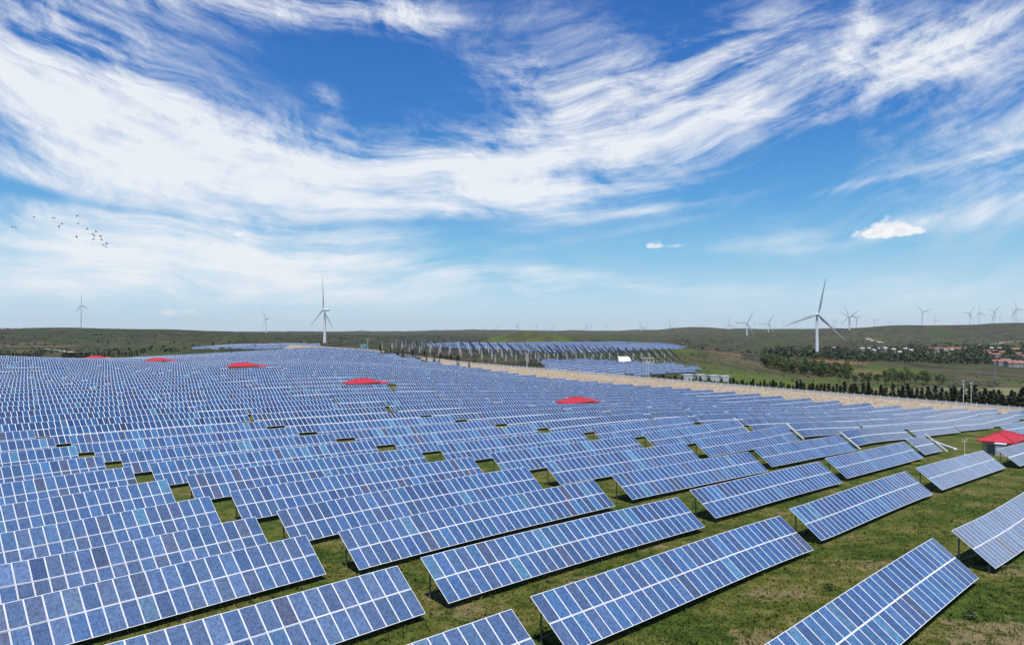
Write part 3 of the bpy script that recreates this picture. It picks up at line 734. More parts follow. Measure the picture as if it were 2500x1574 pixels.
# grey electrical cabinet in front of the first shed
hx, hy = uv2xy(160.1, 34.9); g = tz(hx, hy)
r = empty('electric_cabinet', (hx, hy, g), math.pi/2-AZ, label='pale grey electric cabinet standing at the end of the ochre shed', category='cabinet')
c = MB(); c.box((-0.55, -0.75, 0.15), (0.55, 0.75, 2.2)); cb = put('body', c.mesh('body', M['cabinet']), r)
c = MB(); c.box((-0.7, -0.9, 2.203), (0.7, 0.9, 2.32)); put('top', c.mesh('top', M['white_paint']), r)
c = MB(); c.box((-0.58, -0.65, 0.3), (-0.552, -0.02, 2.05)); put('door', c.mesh('door', M['cabinet']), r)
c = MB(); c.box((-0.58, 0.02, 0.3), (-0.552, 0.65, 2.05)); put('door', c.mesh('door', M['cabinet']), r)
c = MB(); c.box((-0.6, -0.8, -0.3), (0.6, 0.8, 0.148)); put('plinth', c.mesh('plinth', M['concrete']), r)
# weather mast
x, y, _ = at(2355, 1100, 118); g = tz(x, y)
r = empty('weather_mast', (x, y, g), 0.4, label='thin white weather mast with small sensors in the grass clearing', category='mast')
c = MB(); c.tube((0, 0, -0.3), (0, 0, 4.6), 0.035, n=6); put('pole', c.mesh('pole', M['white_paint']), r)
c = MB(); c.box((-0.16, -0.12, 0.35), (0.16, 0.12, 0.95)); put('data_box', c.mesh('data_box', M['cabinet']), r)
c = MB(); c.tube((-0.55, 0, 4.3), (0.55, 0, 4.3), 0.022, n=5); ar = put('crossarm', c.mesh('crossarm', M['white_paint']), r)
for sx_ in (-0.5, 0.5):
    c = MB(); c.tube((sx_, 0, 4.3), (sx_, 0, 4.65), 0.02, n=5); c.tube((sx_-0.1, 0, 4.62), (sx_+0.1, 0, 4.66), 0.05, n=6); put('sensor', c.mesh('sensor', M['white_paint']), ar)
for zz in (1.9, 2.15):
    c = MB(); c.tube((0.06, 0, zz), (0.32, 0, zz+0.05), 0.09, 0.12, n=8); put('radiation_shield', c.mesh('radiation_shield', M['white_paint']), r)
# white cable trays and trench covers
def tray(p0, p1, w, h, label, lift=0.15, ends=None):
    p0, p1 = Vector(p0), Vector(p1); d = p1-p0; q = d.to_track_quat('X', 'Z').to_matrix().to_4x4()
    r = empty('cable_tray', p0, label=label, category='cable tray', group='white cable trays')
    mb = MB(); mb.box((0, -w/2, 0), (d.length, w/2, h*0.35)); put('channel', mb.mesh('channel', M['rail']), r, mx=q)
    for s_ in (-1, 1):
        mb = MB(); mb.box((0, s_*w/2-0.02, h*0.352), (d.length, s_*w/2+0.02, h)); put('side_rail', mb.mesh('side_rail', M['rail']), r, mx=q)
def tpt(u, v, d, lift):
    x, y = uv2xy(u, v); p = np.array([x, y, tz(*uv2xy(u, v-1.57))+HTOP]) - UP*d + np.cross(UVEC, UP)*lift; return p
tray(tpt(153.2, 45.4, -0.35, 0.02), tpt(153.2, 45.4, SL+0.5, 0.02), 0.32, 0.2, 'white cable tray sloping down the end of the short solar table')
tray(tpt(139.4, 55.6, -0.2, 0.02), tpt(139.4, 55.6, SL+0.3, 0.02), 0.3, 0.2, 'white cable tray sloping down between two solar tables behind the short one')
tray(tpt(139.2, 66.0, -0.2, 0.02), tpt(139.2, 66.0, SL+0.3, 0.02), 0.3, 0.2, 'white cable tray sloping down a table end two rows behind the short table')
tray(tpt(139.0, 77.0, -0.2, 0.02), tpt(139.0, 77.0, SL+0.3, 0.02), 0.3, 0.2, 'white cable tray sloping down a table end three rows behind the short table')
a = uv2xy(178, 52.0); b_ = uv2xy(161, 42.5)
tray((a[0], a[1], tz(*a)+0.1), (b_[0], b_[1], tz(*b_)+0.1), 0.6, 0.25, 'long white cable duct lying on the grass towards the ochre shed')

# ------------------------------------------------------------------ guard rail along the road
gv = np.arange(20, 470, 3.6)
gr_ = empty('guard_rail', P3(335.9, 20, road_z(20)), label='pale guard rail with white topped posts along the sandy bank', category='guard rail')
og = Vector(gr_.location)
mb = MB(); mb.tube((0, 0, -0.3), (0, 0, 1.15), 0.10, n=6); mb.tube((0, 0, 1.15), (0, 0, 1.38), 0.17, 0.06, n=6); GP = mb.mesh('post', M['white_paint'])
for v in gv: put('post', GP, gr_, Vector(P3(335.9, v, road_z(v)))-og)
for h in (0.45, 0.85):
    for a in range(0, len(gv)-1, 6):
        b2 = min(a+6, len(gv)-1)
        rod(gr_, 'rail', P3(335.9, gv[a], road_z(gv[a])+h), P3(335.9, gv[b2], road_z(gv[b2])+h), 0.13, RAIL, og)
# street lamps along the road
LM = MB(); LM.tube((0, 0, -0.3), (0, 0, 9.0), 0.11, 0.07, n=7); LPOLE = LM.mesh('pole', M['white_paint'])
LM = MB()
for s_ in (-1, 1):
    pts = [(0, 0, 8.3), (s_*0.5, 0, 8.9), (s_*1.2, 0, 9.2), (s_*1.9, 0, 9.2)]
    for p, q in zip(pts[:-1], pts[1:]): LM.tube(p, q, 0.05, n=5)
LARM = LM.mesh('arm', M['white_paint'])
LM = MB(); LM.box((-0.35, -0.14, -0.06), (0.35, 0.14, 0.06)); LHEAD = LM.mesh('lamp_head', M['white_paint'])
LM = MB(); LM.box((-0.6, -0.4, -0.03), (0.6, 0.4, 0.03)); LPAN = LM.mesh('solar_plate', M['white_paint'])
for i, (v, du) in enumerate(((83, -0.8), (88, 8.2), (238, -0.8), (243, 8.2), (330, -0.8), (338, 8.2), (440, 8.2), (510, -0.8))):
    u = 336.3+du; x, y = uv2xy(u, v); zb = road_z(v)
    r = empty('street_lamp', (x, y, zb), math.pi/2-AZ, label='tall white street lamp with curved double arms beside the embankment road', category='street lamp', group='lamps along the road')
    put('pole', LPOLE, r); put('arm', LARM, r)
    for s_ in (-1, 1): put('lamp_head', LHEAD, r, (s_*2.1, 0, 9.17))
    put('solar_plate', LPAN, r, mx=Matrix.Translation((0.3, 0, 7.2)) @ Matrix.Rotation(rad(35), 4, 'Y'))
# teal direction sign
x, y, z = at(888, 853, 612); g = tz(x, y)
r = empty('road_sign', (x, y, g), 0.25, label='teal direction sign board on posts above the far end of the road', category='sign')
mb = MB(); mb.box((-4.0, -0.08, 1.6), (4.0, 0.08, 5.2)); bd = put('board', mb.mesh('board', M['teal']), r)
mb = MB()
for (x0, x1, z0, z1) in ((-3.9, 3.9, 5.0, 5.08), (-3.9, 3.9, 1.7, 1.78), (-2.6, 2.4, 3.9, 4.25), (-3.0, 1.2, 2.6, 2.9)): mb.box((x0, -0.11, z0), (x1, -0.083, z1))
put('marking', mb.mesh('marking', M['white_paint']), bd)
for s_ in (-2.5, 2.5):
    mb = MB(); mb.tube((s_, 0.16, -0.5), (s_, 0.16, 5.0), 0.1, n=6); put('post', mb.mesh('post', M['steel']), r)
# four white transformer cabins behind the road
for i, (sx, sy) in enumerate(((1678, 930), (1710, 929), (1741, 928), (1768, 926))):
    Y = 452+i*7; x, y, _ = at(sx, sy, Y); g = tz(x, y)
    r = empty('transformer_cabin', (x, y, g), math.pi/2-AZ-0.35, label='white box-shaped transformer cabin on the grass behind the road pines', category='cabin', group='white transformer cabins')
    mb = MB(); mb.box((-3.3, -1.5, 0.3), (3.3, 1.5, 3.3)); put('body', mb.mesh('body', M['white_wall']), r)
    mb = MB(); mb.box((-3.5, -1.7, 3.303), (3.5, 1.7, 3.55)); put('roof', mb.mesh('roof', M['white_paint']), r)
    for k in (-2.2, 0.0, 2.2):
        mb = MB(); mb.box((k-0.8, -1.56, 0.6), (k+0.8, -1.502, 2.9)); put('door', mb.mesh('door', M['cabinet']), r)
    mb = MB(); mb.box((-3.4, -1.6, -0.6), (3.4, 1.6, 0.298)); put('plinth', mb.mesh('plinth', M['concrete']), r)
# big blank white board and low yellow house in the rack field
x, y, _ = at(1525, 893, 545); g = tz(x, y)
r = empty('white_panel', (x, y, g), 0.1, label='large plain white tilted board standing among the racks', category='board')
mb = MB(); q = Matrix.Translation((0, 0, 2.8)) @ Matrix.Rotation(rad(-35), 4, 'X'); mb.box((-4.6, -0.06, -2.3), (4.6, 0.06, 2.3), mx=q); put('board', mb.mesh('board', M['white_paint']), r)
for s_ in (-3.4, 3.4):
    mb = MB(); mb.tube((s_, 0.6, -0.5), (s_, 0.6, 3.3), 0.1, n=6); put('post', mb.mesh('post', M['steel']), r)
x, y, _ = at(1580, 893, 560); g = tz(x, y)
r = empty('yellow_hut', (x, y, g), 0.15, label='low yellow hut with flat roof beside the white board', category='hut')
mb = MB(); mb.box((-4.5, -2.5, -0.5), (4.5, 2.5, 3.0)); put('wall', mb.mesh('wall', M['ochre']), r)
mb = MB(); mb.box((-4.8, -2.8, 3.003), (4.8, 2.8, 3.3)); put('roof', mb.mesh('roof', M['concrete']), r)
for k in (-2.8, 0.2, 2.8):
    mb = MB(); mb.box((k-0.6, -2.56, 1.0), (k+0.6, -2.502, 2.2)); put('window', mb.mesh('window', M['dark_glass']), r)

# ------------------------------------------------------------------ wind turbines
def turbine_parts():
    t = MB(); n_ = 14
    for k in range(8): t.tube((0, 0, k/8), (0, 0, (k+1)/8), 2.9-1.3*k/8, 2.9-1.3*(k+1)/8, n_, cap=(k in (0, 7)))
    tower = t.mesh('tower', M['turbine'], True)
    nb = MB(); prof = [(-2.5, 1.5), (-1.5, 1.9), (2.0, 2.0), (7.0, 1.8), (9.5, 1.1)]   # along +y, behind the rotor
    for (y0, r0), (y1, r1) in zip(prof[:-1], prof[1:]): nb.tube((0, y0, 0.2), (0, y1, 0.3), r0, r1, 8, cap=True)
    nac = nb.mesh('nacelle', M['turbine'], True)
    h = MB(); 
    for (y0, r0), (y1, r1) in zip([(-6.0, 0.15), (-5.4, 1.0), (-4.4, 1.6)], [(-5.4, 1.0), (-4.4, 1.6), (-2.4, 1.8)]): h.tube((0, y0, 0.2), (0, y1, 0.2), r0, r1, 10)
    hub = h.mesh('hub', M['turbine'], True)
    bl = MB(); R = 62.0; st = [(1.2, 2.2, 1.9, 0.0), (4, 2.3, 1.9, 10), (9, 4.1, 1.2, 14), (14, 4.3, 0.95, 11), (24, 3.3, 0.65, 7), (36, 2.4, 0.45, 4), (48, 1.65, 0.3, 2), (57, 1.0, 0.18, 0), (62, 0.15, 0.05, 0)]
    ring = []
    for (r_, ch, th, tw) in st:
        c_, s_ = math.cos(rad(tw)), math.sin(rad(tw)); q = []
        for (p, z) in ((-0.3, 0), (-0.05, 0.5), (0.3, 0.35), (0.7, 0), (0.3, -0.25), (-0.05, -0.4)):
            xx, yy = p*ch, z*th; q.append((xx*c_-yy*s_, xx*s_+yy*c_ - 3.6 - r_*r_*0.0006, r_))
        ring.append(q)
    for a, b_ in zip(ring[:-1], ring[1:]):
        for k in range(6): bl.quad(a[k], a[(k+1) % 6], b_[(k+1) % 6], b_[k])
    blade = bl.mesh('blade', M['blade'], True)
    return tower, nac, hub, blade
TW, NAC, HUB, BLD = turbine_parts()
def turbine(sx, hy, bpx, phase, yaw, label, grp, band=False, fat=1.0):
    Y = F*62.0/bpx; x, y, hz = at(sx, hy, Y); g = tz(x, y)
    if hz-g < 45: g = hz-70
    r = empty('wind_turbine', (x, y, g), yaw, label=label, category='wind turbine', **({'group': grp} if grp else {}))
    H = hz-g
    put('tower', TW, r, mx=Matrix.Translation((0, 0, -1.0)) @ Matrix.Diagonal((fat, fat, H-0.6, 1)))
    put('nacelle', NAC, r, (0, 0, H)); put('hub', HUB, r, (0, 0, H))
    for k in range(3): put('blade', BLD, r, mx=Matrix.Translation((0, 0, H+0.2)) @ Matrix.Rotation(rad(phase+120*k), 4, 'Y'))
    if band:
        for k in range(9):
            mb = MB(); z0 = H*(0.08+k*0.095); rr_ = 2.9-1.3*z0/H+0.03; mb.tube((0, 0, z0), (0, 0, z0+H*0.018), rr_, n=14); put('dark_band', mb.mesh('dark_band', M['steel'], True), r)
    return r
# phase: clockwise degrees of first blade from straight up ; yaw about z
turbine(793, 756.5, 84, 2, rad(-54), 'tall wind turbine rising alone behind the crest of the main solar field', None)
turbine(1994.3, 767.7, 95, 12, rad(8), 'largest wind turbine standing at the edge of the valley trees', None)
far_l = 'white wind turbine on the ridge beyond the valley'; far_g = 'wind turbines on the right ridge'
for (sx, hy, bp_, ph, yw, bd_) in [(198,744.7,29.5,-8,82,True),(649.6,777.4,29,-30,-40,True)]:
    turbine(sx, hy, bp_, ph, rad(yw), 'wind turbine with dark banded tower on the %s' % ('left hill crest' if sx < 300 else 'low end of the scrub hill'), None, bd_)
turbine(1823.3, 788.2, 36, 28, rad(12), 'wind turbine on the brown slope, its base on a pale pad', None)
for (sx, hy, bp_, ph, yw) in [(1875.5,789.6,29.4,27,10),(1780.6,792.5,23,-5,15),(2073.3,774,33,-65,5),(2072.6,771.6,29,-23,-30),(2091,777.4,21,60,20),(2134.2,782.9,12.5,60,0),
    (2252,762,28,-48,8),(2283.4,780.8,14,-8,10),(2367,765,25.5,36,5),(2390.6,763,24,-8,20),(2427.2,760,22,-72,8),(2480.9,754.6,29,-26,10),(2474,762,20,-34,10),(2441,775.6,10,35,20),
    (2173.5,789.6,9,60,0),(2191.4,789.6,9,0,0),(2423.4,772.2,16,-75,10),(2419,786,11,-60,15),(2490,782,11,-30,0),(1567.4,800.4,21,-27,10),(1636.7,798.6,20,-13,10)]:
    turbine(sx, hy, bp_, ph, rad(yw+random.uniform(-4, 4)), far_l, far_g)
dl, dg = 'tiny pale wind turbine on the hazy horizon', 'turbines on the horizon'
tiny = [(1431.8,799,14),(1442.3,794.7,10),(1479.7,793.9,10),(1310,795,12),(1346,800,9),(1351,800,9),(1263,795,11),(1798,788,9.5),(1818.5,785.5,9.5),(1841,791,8),(1910.5,788,9),(1941,783,12),(2035,784,12),(2041,787,11),(1999,790,9),(2055,788,9),
  (1856,795,8),(1866,795,8),(1892,796,8)]
tiny += [(1000+a/3.4475, 760+b_/3.4475, c) for a, b_, c in [(415,180,14),(480,180,12),(530,165,12),(632,150,12),(735,140,11),(910,130,11),(290,160,8),(355,160,8),(228,165,7),(145,165,8),(110,180,9),(440,170,8),(545,170,7),(715,160,7),(945,155,7),(1147,150,7),(25,165,7),(265,172,6),(5,165,7),(618,165,7),(720,165,7)]]
tiny += [(884,804,8),(919.6,806,7),(850,806,7),(676,808,8),(1001,806,7),(1041,806,7),(1083,805,7),(770,808,6),(830,806,6),(1700,797,7),(1715,797,6),(1540,803,6),(1560,804,6),(378,800,5),(560,806,5)]
for (sx, hy, bp_) in tiny: turbine(sx, hy, bp_, random.uniform(0, 120), rad(random.uniform(-50, 50)), dl, dg, fat=1.35)

# ------------------------------------------------------------------ trees
def leaf_cloud(centers, radii, n_, size, seed, flat=0.0):
    r_ = np.random.default_rng(seed); V, Q = [], []
    k = r_.integers(0, len(centers), n_); d = r_.normal(size=(n_, 3)); d /= np.linalg.norm(d, axis=1)[:, None]
    rad_ = r_.uniform(0.45, 1.0, n_)**0.5
    P = np.array(centers)[k] + d*np.array(radii)[k]*rad_[:, None]
    a = r_.normal(size=(n_, 3)); a[:, 2] *= (1-flat); a /= np.linalg.norm(a, axis=1)[:, None]
    b_ = np.cross(a, r_.normal(size=(n_, 3))); b_ /= np.linalg.norm(b_, axis=1)[:, None]
    s_ = size*r_.uniform(0.6, 1.4, n_)[:, None]
    V = np.stack([P-a*s_, P+b_*s_*0.6, P+a*s_, P-b_*s_*0.6], 1).reshape(-1, 3)
    return V, np.arange(n_*4).reshape(-1, 4)
def broadleaf(seed, h=9.0, w=3.6, mt='leaf', n_=520):
    r_ = np.random.default_rng(seed); cs, rs = [], []
    for i in range(11):
        t = r_.uniform(0.32, 0.92); rr_ = w*math.sin(math.pi*min(1, (t-0.15)/0.9))*0.75
        a = r_.uniform(0, 6.28); q = r_.uniform(0.2, 1.0)*rr_
        cs.append((math.cos(a)*q, math.sin(a)*q, h*t)); s_ = r_.uniform(0.8, 1.5)*w*0.33; rs.append((s_, s_, s_*0.8))
    V, Q = leaf_cloud(cs, rs, n_, 0.42*h/9, seed)
    tr = MB(); tr.tube((0, 0, -0.4), (0, 0, h*0.45), 0.22, 0.13, 6)
    for i in range(5):
        c_ = cs[i]; tr.tube((0, 0, h*(0.22+0.05*i)), c_, 0.09, 0.03, 5)
    return tr.mesh('trunk', M['bark']), np_mesh('crown', V, Q, M[mt])
def conifer(seed, h=5.2, w=1.5, n_=420):
    r_ = np.random.default_rng(seed); P = []
    tr = MB(); tr.tube((0, 0, -0.4), (0, 0, h*0.97), 0.11, 0.02, 6)
    V, Q = [], []
    for i in range(n_):
        t = r_.uniform(0.04, 1.0)**0.9; R = w*(1-t)**0.75*(0.75+0.35*math.sin(t*34+seed))+0.06
        a = r_.uniform(0, 6.28); q = R*r_.uniform(0.35, 1.0)
        c_ = np.array([math.cos(a)*q, math.sin(a)*q, h*(0.06+0.94*t) - q*0.22])
        d = np.array([math.cos(a), math.sin(a), r_.uniform(-0.35, 0.35)]); d /= np.linalg.norm(d)
        s_ = np.cross(d, [0, 0, 1]); s_ = s_/np.linalg.norm(s_); s_ = s_*0.8 + np.array([0, 0, r_.uniform(-0.6, 0.6)])
        l = 0.34*h/5*r_.uniform(0.7, 1.3)
        i0 = len(V); V += [c_-d*l, c_+s_*l*0.45, c_+d*l, c_-s_*l*0.45]; Q.append((i0, i0+1, i0+2, i0+3))
    return tr.mesh('trunk', M['bark']), np_mesh('crown', np.array(V), np.array(Q), M['pine'])
PINES = [conifer(s, 5.2*random.uniform(.9, 1.1), 1.55*random.uniform(.85, 1.15)) for s in range(6)]
BROAD = [broadleaf(20+s, 9.0, 3.7) for s in range(6)]
DARKT = [broadleaf(40+s, 8.0, 4.2, 'leaf_dark', 420) for s in range(5)]
def tree(name, kit, x, y, s_, label, cat, grp, zoff=0.0, g=None):
    g = tz(x, y) if g is None else g
    r = empty(name, (x, y, g+zoff), random.uniform(0, 6.28), label=label, category=cat, group=grp); r.scale = (s_*random.uniform(.88, 1.12), s_*random.uniform(.88, 1.12), s_)
    t, c_ = random.choice(kit); put('trunk', t, r); put('crown', c_, r); return r
# pines behind the road
v = 44.0; k = 0
while v < 246:
    for du in (0.0, 3.4):
        u = 350.2+du+random.uniform(-0.5, 0.5); vv = v+random.uniform(-0.5, 0.5)+du*0.4; x, y = uv2xy(u, vv)
        s_ = random.uniform(0.68, 1.2)*float(np.interp(v, [60, 150, 260], [1.8, 1.4, 1.0]))
        tree('pine_tree', PINES, x, y, s_, 'dark young pine in the tight row behind the road', 'pine', 'pines planted behind the road')
    v += random.uniform(1.5, 2.3); k += 1
# scattered little conifers along the far part of the bank
for i in range(46):
    v = random.uniform(372, 520); u = random.choice((325.8, 346.5))+random.uniform(-1, 1); x, y = uv2xy(u, v)
    tree('pine_tree', PINES, x, y, random.uniform(0.5, 0.95), 'small dark conifer beside the far stretch of the pale road', 'pine', 'small conifers along the far road')
for (sx, sy, Y) in ((1180,905,462),(1207,907,455),(1444,908,440),(1495,909,436),(1528,912,436),(1340,900,452),(1640,920,430),(1290,902,470)):
    x, y, _ = at(sx, sy, Y); tree('bush', [BROAD[0], BROAD[2], DARKT[1]], x, y, random.uniform(0.28, 0.42), 'rounded green bush growing at the edge of the sandy bank', 'bush', 'bushes along the bank')
# poplar grove and the trees on the meadow
for i in range(80):
    t = random.random(); sx = 1860+t*215+random.uniform(-8, 8); sy = 902+t*30+random.uniform(-9, 9); Y = 690-t*95+random.uniform(-28, 28)
    x = (sx-1250)/F*Y; tree('grove_tree', BROAD, x, Y, random.uniform(0.95, 1.4), 'leafy green tree in the dense grove across the meadow', 'tree', 'trees of the grove')
for i, (sx, Y, s_) in enumerate([(2085,520,.9),(2110,505,1.15),(2120,515,.9),(2142,520,1.0),(2160,505,1.1),(2178,515,1.2),(2192,500,1.0),(2208,510,1.35),(2222,515,.9),(2252,505,1.2),(2262,510,1.0),(2290,500,.85),(2300,505,.7),(2070,540,.9),(2050,555,.8),(2235,520,.8)]):
    x = (sx-1250)/F*Y; tree('meadow_tree', BROAD if i % 3 else DARKT, x, Y, s_, 'round leafy tree in the short line on the meadow behind the pines', 'tree', 'line of trees on the meadow')
# conifer belts behind the far left edge of the field
for (s0, s1, n_) in ((2, 108, 20), (152, 222, 22), (232, 340, 18)):
    for i in range(n_):
        sx = s0+(s1-s0)*(i+random.uniform(-.3, .3))/n_; Y = random.uniform(640, 655); x = (sx-1250)/F*Y
        tree('shelter_conifer', PINES, x, Y, random.uniform(0.75, 1.05), 'dark tall conifer in the shelter belt behind the field edge', 'conifer', 'shelter belt conifers')
# knoll line of little shrubs behind the sheet
for i in range(60):
    sx = random.uniform(1060, 1420); Y = random.uniform(930, 960); x = (sx-1250)/F*Y
    tree('shrub', DARKT, x, Y, random.uniform(0.25, 0.5), 'small dark shrub in the line behind the upper solar slope', 'shrub', 'shrubs behind the upper slope')
# scattered scrub of the far hills : countless, one mass
Vs, Qs = [], []; o_ = 0
def scrub(x, y, s_):
    global o_
    g = tz(x, y); n_ = 7
    V, Q = leaf_cloud([(0, 0, s_*0.45)], [(s_*0.8, s_*0.8, s_*0.5)], n_, s_*0.55, random.randrange(10**6))
    Vs.append(V+np.array([x, y, g])); Qs.append(Q+o_); o_ += len(V)
for i in range(5200):
    k = random.random()
    if k < 0.5: sx = random.uniform(-60, 1150); Y = random.uniform(700, 2350); s_ = random.uniform(1.0, 3.2)
    elif k < 0.85: sx = random.uniform(1650, 2560); Y = random.uniform(900, 3400); s_ = random.uniform(1.2, 3.6)
    else: sx = random.uniform(1560, 2560); Y = random.uniform(470, 1000); s_ = random.uniform(0.5, 1.3)
    x = (sx-1250)/F*Y
    if vnoise(np.array(x), np.array(Y), 140.0)+random.uniform(-.8, .8) < 0.1: continue
    scrub(x, Y, s_)
put('scrub', np_mesh('scrub', np.concatenate(Vs), np.concatenate(Qs), M['leaf_dark']), kind='stuff', label='dark scrub speckling the far slopes', category='scrub')
# woodland of the valley, reads as one mass
Vs, Qs = [], []; o_ = 0
for i in range(1500):
    k = random.random()
    if k < 0.62: sx = random.uniform(1900, 2560); sy = random.uniform(858, 890)
    elif k < 0.8: sx = random.uniform(2200, 2560); sy = random.uniform(846, 872)
    else: sx = random.uniform(1860, 2300); sy = random.uniform(870, 893)
    Y = float(np.interp(sy, [846, 860, 880, 895], [1750, 1420, 1060, 940]))+random.uniform(-60, 60); x = (sx-1250)/F*Y
    if vnoise(np.array(x), np.array(Y), 70.0)+random.uniform(-.7, .7) < -0.15: continue
    g = tz(x, Y); s_ = random.uniform(4.0, 7.5)
    V, Q = leaf_cloud([(0, 0, s_*0.9), (s_*.4, 0, s_*0.6), (-s_*.3, s_*.2, s_*0.6)], [(s_*.55, s_*.55, s_*.55)]*3, 26, s_*0.3, i)
    Vs.append(V+np.array([x, Y, g])); Qs.append(Q+o_); o_ += len(V)
put('valley_woodland', np_mesh('valley_woodland', np.concatenate(Vs), np.concatenate(Qs), M['leaf_dark']), kind='stuff', label='dark woodland filling the valley round the village', category='woodland')
# rocks on the slopes near the grove
Vr = MB()
for i in range(420):
    if random.random() < 0.55: sx, Y = random.uniform(1810, 1890), random.uniform(720, 800)
    else: sx, Y = random.uniform(2200, 2450), random.uniform(440, 620)
    x = (sx-1250)/F*Y; g = tz(x, Y); s_ = random.uniform(0.3, 1.3)
    q = Matrix.Translation((x, Y, g)) @ Matrix.Rotation(random.uniform(0, 6), 4, 'Z') @ Matrix.Rotation(random.uniform(-.5, .5), 4, 'X')
    Vr.box((-s_, -s_*.7, -s_*.4), (s_, s_*.7, s_*random.uniform(.3, .8)), mx=q)
put('rocks', Vr.mesh('rocks', M['rock']), kind='stuff', label='dark rocks strewn over the slopes beyond the pines', category='rocks')

# ------------------------------------------------------------------ village
def house(x, y, w, d, h, rz, wall, roof, label, grp):
    g = tz(x, y); r = empty('village_house', (x, y, g), rz, label=label, category='house', group=grp)
    mb = MB(); mb.box((-w/2, -d/2, -1.5), (w/2, d/2, h)); put('wall', mb.mesh('wall', M[wall]), r)
    mb = MB(); o = 0.5; a, b_, c_, e = (-w/2-o, -d/2-o, h), (w/2+o, -d/2-o, h), (w/2+o, d/2+o, h), (-w/2-o, d/2+o, h); p, q = (-w/2-o, 0, h+d*.32), (w/2+o, 0, h+d*.32)
    mb.quad(a, b_, q, p); mb.quad(c_, e, p, q); mb.tri(e, a, p); mb.tri(b_, c_, q); mb.quad(e, c_, b_, a); rf = put('roof', mb.mesh('roof', M[roof]), r)
    mb = MB(); mb.box((w*.2, -0.4, h+d*.2), (w*.2+0.7, 0.3, h+d*.45)); put('chimney', mb.mesh('chimney', M['plaster']), rf)
    for k in (-0.3, 0.0, 0.3):
        mb = MB(); mb.box((k*w-0.6, -d/2-0.06, 1.0), (k*w+0.6, -d/2-0.003, 2.3)); put('window', mb.mesh('window', M['dark_glass']), r)
vil = [(2262,857,0),(2275,855,0),(2290,856,0),(2303,858,0),(2318,855,0),(2330,853,0),(2340,855,0),(2325,862,1),(2310,866,1),(2408,864,0),(2418,866,0),(2428,863,0),(2440,868,0),(2445,866,0),(2412,870,0),(2432,872,0),
  (2420,856,1),(2440,856,1),(2466,857,0),(2480,858,0),(2490,870,0),(2500,874,0),(2436,893,0),(2450,896,0),(2462,898,0),(2472,895,0),(2484,899,0),(2494,896,0),(2500,903,0),(2470,903,0),(2488,905,0),(2455,890,0),
  (2105,858,1),(2120,860,1),(2142,862,1),(2160,861,1),(2180,864,1),(2210,863,1),(2225,866,1),(2035,860,1),(2132,866,1),(2196,868,1)]
for (sx, sy, wht) in vil:
    Y = float(np.interp(sy, [846, 860, 880, 895, 906], [1700, 1420, 1060, 940, 860])); x = (sx-1250)/F*Y
    house(x, Y, random.uniform(9, 15) if not wht else random.uniform(5, 8), random.uniform(6, 9), random.uniform(4.4, 5.4), random.uniform(-.5, .5), 'plaster', 'plaster' if wht else 'tile',
          'small pale flat-toned house among the valley trees' if wht else 'red tiled village house among the valley trees', 'pale village houses' if wht else 'red village houses')
# lattice pylons
def pylon(sx, sy, Y, h, label):
    x, y, _ = at(sx, sy, Y); g = tz(x, y); r = empty('lattice_pylon', (x, y, g), 0.5, label=label, category='pylon', group='lattice pylons'); w = h*0.085
    for (a, b_) in ((1, 1), (1, -1), (-1, 1), (-1, -1)):
        mb = MB(); mb.tube((a*w, b_*w, -0.5), (a*w*.15, b_*w*.15, h), 0.12, 0.08, 4); put('leg', mb.mesh('leg', M['steel']), r)
    mb = MB(); n_ = 9
    for k in range(n_):
        z0, z1 = h*k/n_, h*(k+1)/n_; w0, w1 = w*(1-.85*k/n_), w*(1-.85*(k+1)/n_)
        cs = [(1, 1), (-1, 1), (-1, -1), (1, -1)]
        for i in range(4):
            p, q = cs[i], cs[(i+1) % 4]; mb.tube((p[0]*w0, p[1]*w0, z0), (q[0]*w1, q[1]*w1, z1), 0.06, n=3); mb.tube((q[0]*w0, q[1]*w0, z0), (p[0]*w1, p[1]*w1, z1), 0.06, n=3)
    put('bracing', mb.mesh('bracing', M['steel']), r)
    for z in (0.78, 0.90):
        mb = MB(); mb.tube((-h*.14, 0, h*z), (h*.14, 0, h*z), 0.14, n=4); put('crossarm', mb.mesh('crossarm', M['steel']), r)
pylon(2428, 920, 640, 17, 'lattice pylon rising from the meadow near the village')
pylon(2282, 887, 1000, 19, 'pale lattice pylon in front of the valley trees')
pylon(1795, 858, 1150, 20, 'thin lattice pylon on the slope below the pale turbine pad')

# ------------------------------------------------------------------ birds
def bird_mesh(fl):
    mb = MB()
    st = [(-0.28, 0.02), (-0.15, 0.06), (0.0, 0.085), (0.14, 0.06), (0.22, 0.045), (0.30, 0.01)]
    for (y0, r0), (y1, r1) in zip(st[:-1], st[1:]): mb.tube((0, y0, 0), (0, y1, 0), r0, r1, 6, cap=False)
    mb.quad((-0.03, -0.26, 0), (0.03, -0.26, 0), (0.09, -0.42, 0), (-0.09, -0.42, 0))
    for s_ in (-1, 1):
        p = [(s_*0.05, 0.12, 0.03), (s_*0.05, -0.10, 0.03), (s_*0.30, -0.13, 0.03+fl*0.22), (s_*0.30, 0.13, 0.03+fl*0.22), (s_*0.58, -0.10, 0.03+fl*0.30), (s_*0.60, 0.02, 0.03+fl*0.30)]
        mb.quad(p[0], p[1], p[2], p[3]); mb.quad(p[3], p[2], p[4], p[5])
        mb.quad(*[(a, b_, c_-0.02) for a, b_, c_ in (p[3], p[2], p[1], p[0])]); mb.quad(*[(a, b_, c_-0.015) for a, b_, c_ in (p[5], p[4], p[2], p[3])])
    return mb.mesh('bird', M['bird'])
BM = [bird_mesh(f) for f in (1.0, 0.3, -0.6)]
